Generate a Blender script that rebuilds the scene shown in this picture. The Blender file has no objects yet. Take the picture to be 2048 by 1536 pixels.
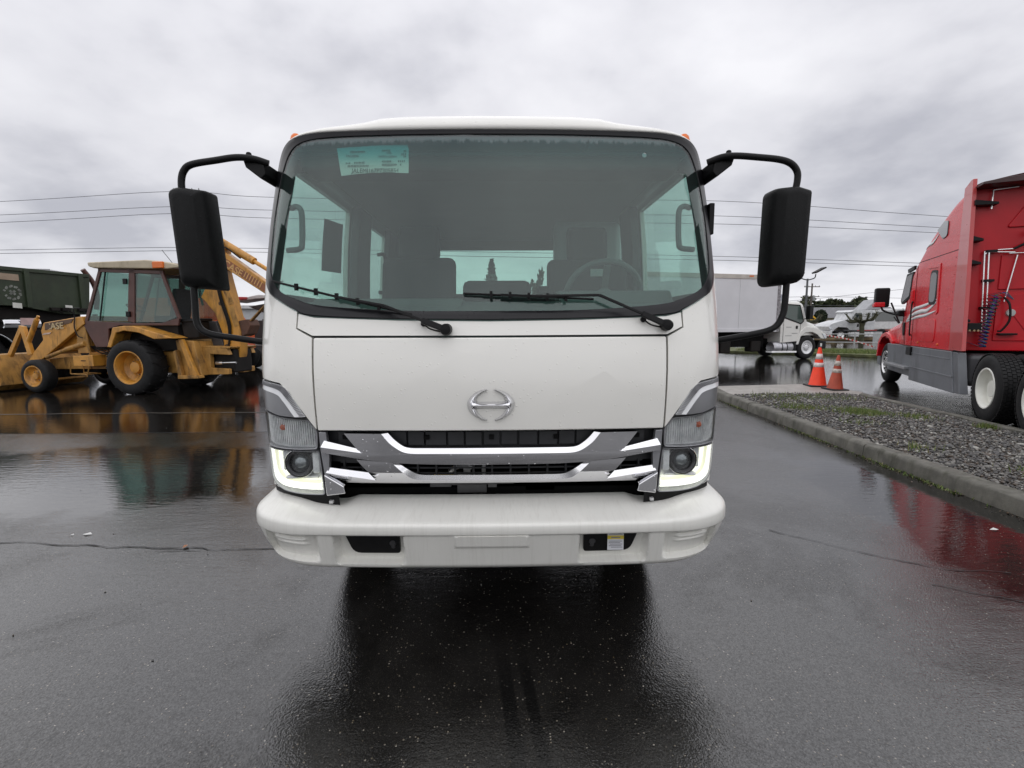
import bpy, bmesh, math, random
import numpy as np
from mathutils import Vector, Matrix
random.seed(7); rng = np.random.default_rng(7)
S = bpy.context.scene
COL = S.collection
R = math.radians
PI = math.pi

# ------------------------------------------------------------------ camera
cam = bpy.data.objects.new('camera', bpy.data.cameras.new('camera'))
COL.objects.link(cam)
YAW, PITCH, ROLL = R(0.8), R(6.9), R(0.25)
fw = Vector((math.sin(YAW)*math.cos(PITCH), math.cos(YAW)*math.cos(PITCH), -math.sin(PITCH)))
rt = Vector((math.cos(YAW), -math.sin(YAW), 0)); up = rt.cross(fw)
rt, up = rt*math.cos(ROLL)-up*math.sin(ROLL), up*math.cos(ROLL)+rt*math.sin(ROLL)
mw = Matrix((( rt.x, up.x, -fw.x, 0.063), (rt.y, up.y, -fw.y, 0.0), (rt.z, up.z, -fw.z, 1.5), (0, 0, 0, 1)))
cam.matrix_world = mw
cam.data.sensor_width = 36.0
cam.data.lens = 36.0*975/2048
cam.data.clip_start = 0.05
cam.data.clip_end = 3000
S.camera = cam

# ------------------------------------------------------------------ sky, sun, exposure
SUN_EL, SUN_AZ = R(68), R(200)      # behind the camera, high, behind the cloud
W = bpy.data.worlds.new('World'); S.world = W; W.use_nodes = True
nt = W.node_tree; nt.nodes.clear()
def wn(t, **k):
    n = nt.nodes.new(t)
    for a, b in k.items(): setattr(n, a, b)
    return n
L = nt.links.new
out = wn('ShaderNodeOutputWorld'); mixs = wn('ShaderNodeMixShader'); mixs.inputs[0].default_value = 0.93
bg1 = wn('ShaderNodeBackground'); bg2 = wn('ShaderNodeBackground')
sky = wn('ShaderNodeTexSky', sky_type='NISHITA'); sky.sun_disc = False; sky.sun_elevation = SUN_EL; sky.sun_rotation = SUN_AZ
L(sky.outputs[0], bg1.inputs[0]); bg1.inputs[1].default_value = 0.10
tc = wn('ShaderNodeTexCoord'); sep = wn('ShaderNodeSeparateXYZ'); L(tc.outputs['Generated'], sep.inputs[0])
def wm(op, a, b=None, c=None, clamp=False):
    n = wn('ShaderNodeMath', operation=op); n.use_clamp = clamp
    for i, v in enumerate((a, b, c)):
        if v is None: continue
        if isinstance(v, (int, float)): n.inputs[i].default_value = v
        else: L(v, n.inputs[i])
    return n.outputs[0]
den = wm('ADD', wm('MAXIMUM', sep.outputs[2], 0.0), 0.30)
cmb = wn('ShaderNodeCombineXYZ'); L(wm('DIVIDE', sep.outputs[0], den), cmb.inputs[0]); L(wm('DIVIDE', sep.outputs[1], den), cmb.inputs[1])
n1 = wn('ShaderNodeTexNoise'); n1.inputs['Scale'].default_value = 0.85; n1.inputs['Detail'].default_value = 4.5; n1.inputs['Roughness'].default_value = 0.52; n1.inputs['Distortion'].default_value = 0.35
L(cmb.outputs[0], n1.inputs['Vector'])
n2 = wn('ShaderNodeTexNoise'); n2.inputs['Scale'].default_value = 2.6; n2.inputs['Detail'].default_value = 5; n2.inputs['Roughness'].default_value = 0.55
L(cmb.outputs[0], n2.inputs['Vector'])
cl = wm('ADD', wm('MULTIPLY', n1.outputs['Fac'], 0.72), wm('MULTIPLY', n2.outputs['Fac'], 0.28))
ramp = wn('ShaderNodeValToRGB'); L(cl, ramp.inputs[0])
e = ramp.color_ramp.elements
e[0].position = 0.385; e[0].color = (0.46, 0.463, 0.51, 1)
e[1].position = 0.585; e[1].color = (0.82, 0.815, 0.845, 1)
x = e.new(0.485); x.color = (0.69, 0.687, 0.725, 1)
# an overcast sky is brighter towards the zenith than at the horizon, with a paler band low down
grad = wm('ADD', wm('MULTIPLY', wm('MAXIMUM', sep.outputs[2], 0.0), 0.68), 0.94)
hz = wm('MULTIPLY', wm('POWER', wm('SUBTRACT', 1.0, wm('MAXIMUM', sep.outputs[2], 0.0), clamp=True), 9.0), 0.44)
L(ramp.outputs[0], bg2.inputs[0]); L(wm('ADD', grad, hz), bg2.inputs[1])
L(bg1.outputs[0], mixs.inputs[1]); L(bg2.outputs[0], mixs.inputs[2]); L(mixs.outputs[0], out.inputs[0])

sl = bpy.data.lights.new('sun', 'SUN'); sl.energy = 0.85; sl.angle = R(176); sl.color = (1.0, 0.985, 0.96)
sun = bpy.data.objects.new('sun', sl); COL.objects.link(sun)
sd = Vector((math.sin(SUN_AZ)*math.cos(SUN_EL), math.cos(SUN_AZ)*math.cos(SUN_EL), math.sin(SUN_EL)))
sun.rotation_euler = sd.to_track_quat('Z', 'Y').to_euler()
sun.location = (0, -20, 40)
S.view_settings.view_transform = 'Standard'; S.view_settings.look = 'None'
S.view_settings.exposure = 0.0; S.view_settings.gamma = 1.0; S.view_settings.use_curve_mapping = False
S.render.engine = 'CYCLES'
S.cycles.max_bounces = 7; S.cycles.transparent_max_bounces = 16; S.cycles.caustics_reflective = False; S.cycles.caustics_refractive = False
S.cycles.use_denoising = True

# ------------------------------------------------------------------ materials
def mat_nodes(name):
    m = bpy.data.materials.new(name); m.use_nodes = True
    t = m.node_tree; t.nodes.clear()
    o = t.nodes.new('ShaderNodeOutputMaterial')
    return m, t, o
class N:
    """small node-tree writer"""
    def __init__(s, t): s.t = t
    def new(s, typ, **k):
        n = s.t.nodes.new(typ)
        for a, b in k.items(): setattr(n, a, b)
        return n
    def put(s, sock, v):
        if hasattr(v, 'is_linked') or isinstance(v, bpy.types.NodeSocket): s.t.links.new(v, sock)
        else: sock.default_value = v
    def math(s, op, a, b=None, c=None, clamp=False):
        n = s.new('ShaderNodeMath', operation=op); n.use_clamp = clamp
        for i, v in enumerate((a, b, c)):
            if v is not None: s.put(n.inputs[i], v)
        return n.outputs[0]
    def noise(s, vec, scale, detail=3, rough=0.5, dist=0.0, col=False):
        n = s.new('ShaderNodeTexNoise'); n.inputs['Scale'].default_value = scale; n.inputs['Detail'].default_value = detail
        n.inputs['Roughness'].default_value = rough; n.inputs['Distortion'].default_value = dist
        if vec is not None: s.t.links.new(vec, n.inputs['Vector'])
        return n.outputs['Color' if col else 'Fac']
    def mapping(s, vec, scale=(1,1,1), loc=(0,0,0), rot=(0,0,0)):
        n = s.new('ShaderNodeMapping'); n.inputs['Scale'].default_value = scale; n.inputs['Location'].default_value = loc; n.inputs['Rotation'].default_value = rot
        s.t.links.new(vec, n.inputs['Vector']); return n.outputs[0]
    def step(s, v, a, b, lo=0.0, hi=1.0):
        n = s.new('ShaderNodeMapRange'); n.interpolation_type = 'SMOOTHSTEP'
        s.put(n.inputs[0], v); n.inputs[1].default_value = a; n.inputs[2].default_value = b; n.inputs[3].default_value = lo; n.inputs[4].default_value = hi
        return n.outputs[0]
    def mix(s, f, a, b, blend='MIX'):
        n = s.new('ShaderNodeMixRGB', blend_type=blend)
        s.put(n.inputs[0], f)
        for i, v in ((1, a), (2, b)):
            if isinstance(v, tuple): v = (*v[:3], 1)
            s.put(n.inputs[i], v)
        return n.outputs[0]
    def coord(s, k='Object'):
        return s.new('ShaderNodeTexCoord').outputs[k]
    def pos(s): return s.new('ShaderNodeNewGeometry').outputs['Position']
    def bump(s, h, strength=0.3, dist=0.01, normal=None):
        n = s.new('ShaderNodeBump'); n.inputs['Strength'].default_value = strength; n.inputs['Distance'].default_value = dist
        s.put(n.inputs['Height'], h)
        if normal is not None: s.t.links.new(normal, n.inputs['Normal'])
        return n.outputs[0]
    def bsdf(s, col, rough=0.5, metal=0.0, normal=None, coat=0.0, coatr=0.05, spec=0.5, ior=1.5):
        b = s.new('ShaderNodeBsdfPrincipled')
        s.put(b.inputs['Base Color'], (*col[:3], 1) if isinstance(col, tuple) else col)
        s.put(b.inputs['Roughness'], rough); s.put(b.inputs['Metallic'], metal)
        b.inputs['Coat Weight'].default_value = coat; b.inputs['Coat Roughness'].default_value = coatr
        b.inputs['Specular IOR Level'].default_value = spec; b.inputs['IOR'].default_value = ior
        if normal is not None: s.t.links.new(normal, b.inputs['Normal'])
        return b

MATS = {}
def M(name, col, rough=0.5, metal=0.0, var=0.12, vs=3.0, bump=0.0, bs=90.0, coat=0.0, grime=0.0, gcol=(0.06,0.05,0.04), gs=2.5, gm=(2.2,2.2,0.7), rvar=0.15, drops=0.0, spec=0.5):
    if name in MATS: return MATS[name]
    m, t, o = mat_nodes(name); n = N(t); v = n.coord()
    f = n.noise(v, vs, 5, 0.6)
    lo = tuple(c*(1-var) for c in col); hi = tuple(min(1, c*(1+var)) for c in col)
    c = n.mix(n.step(f, 0.3, 0.7), lo, hi)
    rr = n.math('ADD', rough - rvar/2, n.math('MULTIPLY', n.noise(v, vs*2.7, 4), rvar), clamp=True)
    if grime > 0:
        g = n.noise(n.mapping(v, (gs*gm[0], gs*gm[1], gs*gm[2])), 1.0, 7, 0.65, 0.4)
        gf = n.math('MULTIPLY', n.step(g, 0.47, 0.72), grime)
        c = n.mix(gf, c, gcol)
        rr = n.math('ADD', rr, n.math('MULTIPLY', gf, 0.35), clamp=True)
    nrm = None
    if bump > 0: nrm = n.bump(n.noise(v, bs, 4, 0.6), bump, 0.004)
    if drops > 0:
        vo = n.new('ShaderNodeTexVoronoi'); vo.inputs['Scale'].default_value = 62; t.links.new(v, vo.inputs['Vector'])
        sp = n.new('ShaderNodeSeparateColor'); t.links.new(vo.outputs['Color'], sp.inputs[0])
        d = n.math('MULTIPLY', n.step(vo.outputs['Distance'], 0.30, 0.12), n.step(sp.outputs[0], 0.80, 0.84))
        nrm = n.bump(d, drops, 0.004, nrm)
    b = n.bsdf(c, rr, metal, nrm, coat, 0.04, spec)
    t.links.new(b.outputs[0], o.inputs[0])
    MATS[name] = m; return m

def glass_mat(name, tint, refl=1.0, ior=1.5, haze=0.0, band=None, rough=0.0, hazecol=(0.5,0.5,0.5), wet=False):
    if name in MATS: return MATS[name]
    m, t, o = mat_nodes(name); n = N(t)
    tr = n.new('ShaderNodeBsdfTransparent'); gl = n.new('ShaderNodeBsdfGlossy'); gl.inputs['Roughness'].default_value = rough
    gl.inputs['Color'].default_value = (refl, refl, refl, 1)
    lw = n.new('ShaderNodeLayerWeight'); lw.inputs['Blend'].default_value = 0.5
    f0 = ((ior-1)/(ior+1))**2
    frs = n.math('ADD', n.math('MULTIPLY', n.math('POWER', lw.outputs['Facing'], 5.0), 1-f0), f0)
    tcol = (*tint, 1)
    if band:
        sx = n.new('ShaderNodeSeparateXYZ'); t.links.new(n.pos(), sx.inputs[0])
        f = n.step(sx.outputs[2], band[0], band[1])
        t.links.new(n.mix(f, tint, band[2]), tr.inputs[0])
    else: tr.inputs[0].default_value = tcol
    sh = tr.outputs[0]
    if haze > 0:
        df = n.new('ShaderNodeBsdfDiffuse'); df.inputs[0].default_value = (*hazecol, 1)
        mx = n.new('ShaderNodeMixShader')
        hf = haze
        if wet:
            v = n.coord(); s = n.noise(n.mapping(v, (60, 60, 7)), 1.0, 4, 0.6)
            vo = n.new('ShaderNodeTexVoronoi'); vo.inputs['Scale'].default_value = 70; t.links.new(v, vo.inputs['Vector'])
            sp = n.new('ShaderNodeSeparateColor'); t.links.new(vo.outputs['Color'], sp.inputs[0])
            d = n.math('MULTIPLY', n.step(vo.outputs['Distance'], 0.25, 0.1), n.step(sp.outputs[0], 0.93, 0.95))
            sz = n.new('ShaderNodeSeparateXYZ'); t.links.new(n.pos(), sz.inputs[0])
            drip = n.noise(n.mapping(v, (95, 20, 14)), 1.0, 3, 0.6)
            wetband = n.math('MULTIPLY', n.step(n.math('ADD', sz.outputs[2], n.math('MULTIPLY', n.math('SUBTRACT', drip, 0.5), 0.07)), 2.335, 2.352), 0.16)
            hf = n.math('ADD', n.math('ADD', haze, wetband), n.math('ADD', n.math('MULTIPLY', n.step(s, 0.66, 0.8), 0.05), n.math('MULTIPLY', d, 0.10)))
        n.put(mx.inputs[0], hf); t.links.new(sh, mx.inputs[1]); t.links.new(df.outputs[0], mx.inputs[2]); sh = mx.outputs[0]
    mx = n.new('ShaderNodeMixShader'); t.links.new(frs, mx.inputs[0]); t.links.new(sh, mx.inputs[1]); t.links.new(gl.outputs[0], mx.inputs[2])
    t.links.new(mx.outputs[0], o.inputs[0]); MATS[name] = m; return m

def emit_mat(name, col, s, base=(0.7,0.7,0.65)):
    if name in MATS: return MATS[name]
    m, t, o = mat_nodes(name); n = N(t); b = n.bsdf(base, 0.3)
    b.inputs['Emission Color'].default_value = (*col, 1); b.inputs['Emission Strength'].default_value = s
    t.links.new(b.outputs[0], o.inputs[0]); MATS[name] = m; return m

# ------------------------------------------------------------------ geometry helpers
OFF = {}
class G:
    def __init__(s): s.v = []; s.f = []
    def add(s, vs, fs):
        b = len(s.v); s.v += [tuple(p) for p in vs]; s.f += [tuple(i+b for i in f) for f in fs]; return s
    def box(s, x0, x1, y0, y1, z0, z1, mat=None):
        vs = [(x,y,z) for x in (x0,x1) for y in (y0,y1) for z in (z0,z1)]
        if mat is not None: vs = [mat @ Vector(p) for p in vs]
        return s.add(vs, [(0,1,3,2),(4,6,7,5),(0,4,5,1),(2,3,7,6),(0,2,6,4),(1,5,7,3)])
    def bar(s, a, b, w, h=None, upv=(0,0,1)):
        a = Vector(a); b = Vector(b); d = (b-a); ln = d.length; d.normalize(); h = h or w
        u = Vector(upv); sx = d.cross(u)
        if sx.length < 1e-4: sx = d.cross(Vector((1,0,0)))
        sx.normalize(); uz = sx.cross(d)
        vs = []
        for t in (a, b):
            for i, j in ((-1,-1),(1,-1),(1,1),(-1,1)): vs.append(t + sx*(i*w/2) + uz*(j*h/2))
        return s.add(vs, [(3,2,1,0),(4,5,6,7),(0,1,5,4),(1,2,6,5),(2,3,7,6),(3,0,4,7)])
    def tube(s, pts, r, n=10, cap=True, r2=None):
        pts = [Vector(p) for p in pts]; k = len(pts); vs = []; prev = None
        for i, p in enumerate(pts):
            d = (pts[min(i+1,k-1)] - pts[max(i-1,0)]).normalized()
            if prev is None:
                a = d.cross(Vector((0,0,1)))
                if a.length < 1e-3: a = d.cross(Vector((1,0,0)))
            else: a = prev - d*prev.dot(d)
            a.normalize(); prev = a; b = d.cross(a)
            rr = r if r2 is None else r + (r2-r)*i/(k-1)
            if isinstance(r, (list, tuple)): rr = r[i]
            for j in range(n):
                t = 2*PI*j/n; vs.append(p + a*(math.cos(t)*rr) + b*(math.sin(t)*rr))
        fs = [(i*n+j, i*n+(j+1)%n, (i+1)*n+(j+1)%n, (i+1)*n+j) for i in range(k-1) for j in range(n)]
        if cap: fs += [tuple(range(n-1,-1,-1)), tuple((k-1)*n+j for j in range(n))]
        return s.add(vs, fs)
    def lathe(s, prof, org=(0,0,0), axis='Y', n=32, sgn=1, close=False):
        vs = []; o = Vector(org)
        for r, h in prof:
            for j in range(n):
                t = 2*PI*j/n; a, b = r*math.cos(t), r*math.sin(t); h_ = h*sgn
                p = {'Y': (a, h_, b), 'Z': (a, b, h_), 'X': (h_, a, b)}[axis]
                vs.append(o + Vector(p))
        k = len(prof)
        fs = [(i*n+j, i*n+(j+1)%n, (i+1)*n+(j+1)%n, (i+1)*n+j) for i in range(k-1) for j in range(n)]
        if close: fs += [tuple((k-1)*n+(j) for j in range(n)), tuple(range(n))]
        return s.add(vs, fs)
    def prism(s, pts, lo, hi, axis='Y'):
        """outline (a,b) extruded along axis: Y -> (a, y, b), X -> (x, a, b), Z -> (a, b, z)"""
        k = len(pts); f = {'Y': lambda a,b,h: (a,h,b), 'X': lambda a,b,h: (h,a,b), 'Z': lambda a,b,h: (a,b,h)}[axis]
        vs = [f(a,b,lo) for a,b in pts] + [f(a,b,hi) for a,b in pts]
        fs = [tuple(range(k)), tuple(range(2*k-1,k-1,-1))] + [(i,(i+1)%k,k+(i+1)%k,k+i) for i in range(k)]
        return s.add(vs, fs)
    def grid(s, rows, closeu=False):
        nr = len(rows); nc = len(rows[0]); vs = [p for r in rows for p in r]
        fs = [(i*nc+j, i*nc+(j+1)%nc, (i+1)*nc+(j+1)%nc, (i+1)*nc+j) for i in range(nr-1) for j in range(nc if closeu else nc-1)]
        return s.add(vs, fs)
    def xf(s, m):
        s.v = [tuple(m @ Vector(p)) for p in s.v]; return s
    def obj(s, name, mat, parent=None, bevel=0.0, ang=35, seg=2, smooth=True):
        me = bpy.data.meshes.new(name); me.from_pydata(s.v, [], s.f)
        bm = bmesh.new(); bm.from_mesh(me); bmesh.ops.recalc_face_normals(bm, faces=bm.faces[:]); bm.to_mesh(me); bm.free()
        return mk(name, me, mat, parent, bevel, ang, seg, smooth)

def mk(name, me, mat, parent=None, bevel=0.0, ang=35, seg=2, smooth=True):
    if smooth:
        me.polygons.foreach_set('use_smooth', [True]*len(me.polygons))
        if bevel <= 0: me.set_sharp_from_angle(angle=R(ang))
    o = bpy.data.objects.new(name, me); COL.objects.link(o)
    if isinstance(mat, (list, tuple)):
        for mm in mat: me.materials.append(mm)
    elif mat: me.materials.append(mat)
    if parent is not None:
        o.parent = parent
        if parent.name in OFF: o.location = OFF[parent.name]
    if bevel > 0:
        b = o.modifiers.new('bevel', 'BEVEL'); b.width = bevel; b.segments = seg; b.limit_method = 'ANGLE'; b.angle_limit = R(ang); b.harden_normals = True
    return o

def thing(name, label, cat, loc=(0,0,0), rotz=0.0, group=None, world=False):
    o = bpy.data.objects.new(name, None); COL.objects.link(o); o.empty_display_size = 0.2
    o.location = loc; o.rotation_euler = (0,0,rotz); o['label'] = label; o['category'] = cat
    if group: o['group'] = group
    if world: OFF[o.name] = (-loc[0], -loc[1], -loc[2])
    return o
def tag(o, label=None, cat=None, group=None, kind=None):
    if label: o['label'] = label
    if cat: o['category'] = cat
    if group: o['group'] = group
    if kind: o['kind'] = kind
    return o
def copy_tree(o, parent=None, name=None):
    c = o.copy(); COL.objects.link(c); c.parent = parent
    for ch in o.children: copy_tree(ch, c)
    return c

def catmull(pts, k=6, closed=False):
    pts = [Vector(p) for p in pts]; n = len(pts); out = []
    for i in range(n if closed else n-1):
        p0 = pts[(i-1)%n] if closed or i > 0 else pts[0]*2-pts[1]
        p1 = pts[i]; p2 = pts[(i+1)%n]
        p3 = pts[(i+2)%n] if closed or i+2 < n else pts[-1]*2-pts[-2]
        for j in range(k):
            t = j/k
            out.append(0.5*((2*p1)+(p2-p0)*t+(2*p0-5*p1+4*p2-p3)*t*t+(3*p1-p0-3*p2+p3)*t**3))
    if not closed: out.append(pts[-1])
    return out
def chaikin(pts, it=2):
    pts = [Vector(p) for p in pts]
    for _ in range(it):
        q = []
        for i in range(len(pts)):
            a, b = pts[i], pts[(i+1)%len(pts)]
            q += [a*0.75+b*0.25, a*0.25+b*0.75]
        pts = q
    return [tuple(p) for p in pts]
def resample(pts, n):
    pts = [Vector(p) for p in pts]; P = pts+[pts[0]]; d = [0.0]
    for i in range(len(pts)): d.append(d[-1]+(P[i+1]-P[i]).length)
    out = []; j = 0
    for i in range(n):
        t = d[-1]*i/n
        while d[j+1] < t: j += 1
        out.append(P[j].lerp(P[j+1], (t-d[j])/max(d[j+1]-d[j],1e-9)))
    return [tuple(p) for p in out]
def round_poly(pts, r, k=4):
    """round every corner of a closed 2-D outline"""
    pts = [Vector(p) for p in pts]; out = []; n = len(pts)
    for i in range(n):
        p, a, b = pts[i], pts[i-1], pts[(i+1)%n]
        rr = r[i] if isinstance(r, (list, tuple)) else r
        da, db = (a-p), (b-p); q = min(rr, da.length*0.45, db.length*0.45)
        p1 = p+da.normalized()*q; p2 = p+db.normalized()*q
        if q < 1e-5: out.append(tuple(p)); continue
        for j in range(k+1):
            t = j/k; out.append(tuple(p1*(1-t)**2 + p*2*t*(1-t) + p2*t*t))
    return out
def sheet(outl, mapf, thick, cutsA=(), cutsB=()):
    """a flat outline cut into a grid, bent onto mapf(a,b,depth), with real thickness; returns a mesh"""
    bm = bmesh.new()
    vs = [bm.verts.new((a, 0, b)) for a, b in outl]
    fc = bm.faces.new(vs); fc.normal_update()
    sgn = [(outl[i][0]-outl[i-1][0])*(outl[(i+1)%len(outl)][1]-outl[i][1])-(outl[i][1]-outl[i-1][1])*(outl[(i+1)%len(outl)][0]-outl[i][0]) for i in range(len(outl))]
    if min(sgn) < -1e-5 and max(sgn) > 1e-5: bmesh.ops.triangulate(bm, faces=[fc], ngon_method='EAR_CLIP')
    A = [p[0] for p in outl]; B = [p[1] for p in outl]
    for no, cuts, lo, hi in (((1,0,0), cutsA, min(A), max(A)), ((0,0,1), cutsB, min(B), max(B))):
        for c in cuts:
            if lo+1e-3 < c < hi-1e-3:
                bmesh.ops.bisect_plane(bm, geom=bm.verts[:]+bm.edges[:]+bm.faces[:], plane_co=(c,0,0) if no[0] else (0,0,c), plane_no=no, dist=1e-5)
    faces = bm.faces[:]
    bm.verts.index_update()
    base = [(v.co.x, v.co.z) for v in bm.verts]
    fl = [[v.index for v in f.verts] for f in faces]
    be = [(e.verts[0].index, e.verts[1].index) for e in bm.edges if e.is_boundary]
    bm.free(); n = len(base)
    V = [tuple(mapf(a, b, 0.0)) for a, b in base] + [tuple(mapf(a, b, thick)) for a, b in base]
    Fc = [tuple(f) for f in fl] + [tuple(i+n for i in reversed(f)) for f in fl] + [(a, b, b+n, a+n) for a, b in be]
    me = bpy.data.meshes.new('sheet'); me.from_pydata(V, [], Fc)
    bm = bmesh.new(); bm.from_mesh(me); bmesh.ops.recalc_face_normals(bm, faces=bm.faces[:]); bm.to_mesh(me); bm.free()
    return me
def text_obj(name, body, size, mat, loc, mtx3, parent=None, extr=0.002, align='CENTER', sx=1.0, bold=0.0):
    c = bpy.data.curves.new(name, 'FONT'); c.body = body; c.size = size; c.extrude = extr; c.align_x = align; c.align_y = 'CENTER'; c.offset = bold
    c.materials.append(mat)
    o = bpy.data.objects.new(name, c); COL.objects.link(o)
    bpy.context.view_layer.update()
    me = bpy.data.meshes.new_from_object(o.evaluated_get(bpy.context.evaluated_depsgraph_get()))
    bpy.data.objects.remove(o); o = bpy.data.objects.new(name, me); COL.objects.link(o)
    m = Matrix(((mtx3[0][0]*sx, mtx3[1][0], mtx3[2][0], loc[0]), (mtx3[0][1]*sx, mtx3[1][1], mtx3[2][1], loc[1]), (mtx3[0][2]*sx, mtx3[1][2], mtx3[2][2], loc[2]), (0,0,0,1)))
    if parent is not None:
        o.parent = parent
        if parent.name in OFF: m = Matrix.Translation(OFF[parent.name]) @ m
    o.matrix_local = m
    return o
def lerp(x, xs, ys): return float(np.interp(x, xs, ys))
def sstep(a, b, x):
    t = min(max((x-a)/(b-a), 0), 1); return t*t*(3-2*t)
# ------------------------------------------------------------------ ground
def asphalt_mat():
    m, t, o = mat_nodes('wet_asphalt'); n = N(t); p = n.pos()
    sx = n.new('ShaderNodeSeparateXYZ'); t.links.new(p, sx.inputs[0]); X, Y = sx.outputs[0], sx.outputs[1]
    big = n.noise(p, 0.55, 4, 0.55, 0.3); med = n.noise(p, 2.3, 5, 0.6); fine = n.noise(p, 190, 2, 0.6)
    def blob(cx, cy, rx, ry, soft=0.45):
        a = n.math('DIVIDE', n.math('SUBTRACT', X, cx), rx); b = n.math('DIVIDE', n.math('SUBTRACT', Y, cy), ry)
        d = n.math('SQRT', n.math('ADD', n.math('MULTIPLY', a, a), n.math('MULTIPLY', b, b)))
        d = n.math('ADD', d, n.math('MULTIPLY', n.math('SUBTRACT', med, 0.5), 0.9))
        return n.step(d, 1.0+soft/2, 1.0-soft/2)
    pud = blob(-4.4, 4.9, 3.2, 1.15)
    for b in ((3.7, 3.3, 0.85, 1.9), (-9.0, 9.0, 7.5, 2.1), (10.0, 16.0, 9.0, 6.0), (26, 36, 16, 7.5), (-3.0, 13, 6, 4)):
        pud = n.math('MAXIMUM', pud, blob(*b))
    pud = n.math('MAXIMUM', pud, n.math('MULTIPLY', n.step(big, 0.56, 0.66), 0.55))
    # the lot on the far side of the paving seam is older, darker and holds more water
    old = n.math('MULTIPLY', n.step(Y, 6.85, 6.87), n.step(X, -0.5, -0.8))
    pud = n.math('MAXIMUM', pud, n.math('MULTIPLY', old, n.step(med, 0.2, 0.5, 0.5, 0.95)))
    # two sizes of aggregate, every stone with its own tone
    def stones(scale):
        vo = n.new('ShaderNodeTexVoronoi'); vo.inputs['Scale'].default_value = scale; t.links.new(p, vo.inputs['Vector'])
        sp = n.new('ShaderNodeSeparateColor'); t.links.new(vo.outputs['Color'], sp.inputs[0]); return vo.outputs['Distance'], sp
    d1, s1 = stones(95); d2, s2 = stones(210)
    pat = n.step(n.noise(p, 0.8, 7, 0.68, 0.6), 0.46, 0.60)
    wetv = n.math('ADD', n.step(med, 0.25, 0.75, 0.05, 0.11), n.math('MULTIPLY', pat, 0.07))
    rough = n.math('ADD', n.math('MULTIPLY', n.math('SUBTRACT', 1.0, pud), n.math('ADD', wetv, n.math('MULTIPLY', n.math('POWER', s2.outputs[2], 3.0), 0.10))), 0.018)
    def chipmask(d, sp, lo, pw):
        return n.math('MULTIPLY', n.step(d, 0.42, 0.20), n.math('POWER', n.step(sp.outputs[0], lo, 1.0), pw))
    base = n.mix(n.step(med, 0.3, 0.7), (0.0075, 0.0072, 0.0068), (0.013, 0.0122, 0.0112))
    base = n.mix(pat, base, (0.016, 0.0152, 0.014))
    base = n.mix(n.math('MULTIPLY', old, 0.5), base, (0.008, 0.0062, 0.005))
    # two faint rubber tracks running towards the camera
    trk = n.math('SUBTRACT', X, n.math('MULTIPLY', n.math('SUBTRACT', Y, 1.5), -0.10))
    tm = n.math('MAXIMUM', n.step(n.math('ABSOLUTE', n.math('SUBTRACT', trk, 0.10)), 0.035, 0.022), n.step(n.math('ABSOLUTE', n.math('SUBTRACT', trk, 0.19)), 0.03, 0.018))
    tm = n.math('MULTIPLY', n.math('MULTIPLY', tm, n.step(Y, 2.3, 1.8)), 0.75)
    base = n.mix(n.math('MULTIPLY', chipmask(d2, s2, 0.5, 2.6), 0.6), base, n.mix(s2.outputs[1], (0.07, 0.055, 0.035), (0.13, 0.12, 0.10)))
    base = n.mix(chipmask(d1, s1, 0.86, 2.2), base, n.mix(s1.outputs[1], (0.10, 0.075, 0.04), (0.30, 0.28, 0.24)))
    base = n.mix(tm, base, (0.004, 0.004, 0.004))
    h = n.math('ADD', n.math('MULTIPLY', d1, -0.6), n.math('ADD', n.math('MULTIPLY', d2, -0.35), n.math('MULTIPLY', fine, 0.3)))
    strg = n.math('ADD', n.math('MULTIPLY', n.math('SUBTRACT', 1.0, pud), 0.17), 0.010)
    b1 = n.new('ShaderNodeBump'); b1.inputs['Distance'].default_value = 0.006; t.links.new(strg, b1.inputs['Strength']); t.links.new(h, b1.inputs['Height'])
    rip = n.noise(n.mapping(p, (0.6, 2.0, 1.0)), 9.0, 4, 0.6)
    b2 = n.bump(rip, 0.06, 0.03, b1.outputs[0])
    b = n.bsdf(base, rough, 0.0, b2, 0.0, 0.05, 0.5, 1.95)
    dry = n.math('MULTIPLY', n.math('MULTIPLY', pat, n.math('SUBTRACT', 1.0, pud)), 0.17)
    t.links.new(n.math('SUBTRACT', n.math('ADD', 0.47, n.math('MULTIPLY', n.math('SUBTRACT', s2.outputs[1], 0.5), n.math('MULTIPLY', n.math('SUBTRACT', 1.0, pud), 0.36))), dry), b.inputs['Specular IOR Level'])
    t.links.new(b.outputs[0], o.inputs[0]); return m
ASPH = asphalt_mat()
g = G()
xs = [-900, -60, -20, -8, 0, 8, 20, 60, 900]; ys = [-300, -20, -5, 0, 5, 10, 20, 60, 1600]
g.grid([[(x, y, 0.0) for x in xs] for y in ys])
ground = g.obj('ground', ASPH); tag(ground, 'wet dark asphalt lot with puddles', None, None, 'structure')
MCR = M('crack_dark', (0.008, 0.008, 0.008), 0.7, var=0.1)
def ribbon_path(pts, w, z=0.004, jit=0.02, step=0.06):
    out = []
    for (a, b) in zip(pts[:-1], pts[1:]):
        a = Vector(a); b = Vector(b); k = max(2, int((b-a).length/step))
        for i in range(k): out.append(a.lerp(b, i/k))
    out.append(Vector(pts[-1])); q = []; off = 0
    for i, p in enumerate(out):
        d = (out[min(i+1, len(out)-1)]-out[max(i-1, 0)]); nn = Vector((-d.y, d.x)).normalized()
        off = off*0.8 + random.gauss(0, jit*0.5); ww = w*random.uniform(0.35, 1.3)
        q.append((p+nn*(off-ww/2), p+nn*(off+ww/2)))
    return [[(a.x, a.y, z) for a, b in q], [(b.x, b.y, z) for a, b in q]]
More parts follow.
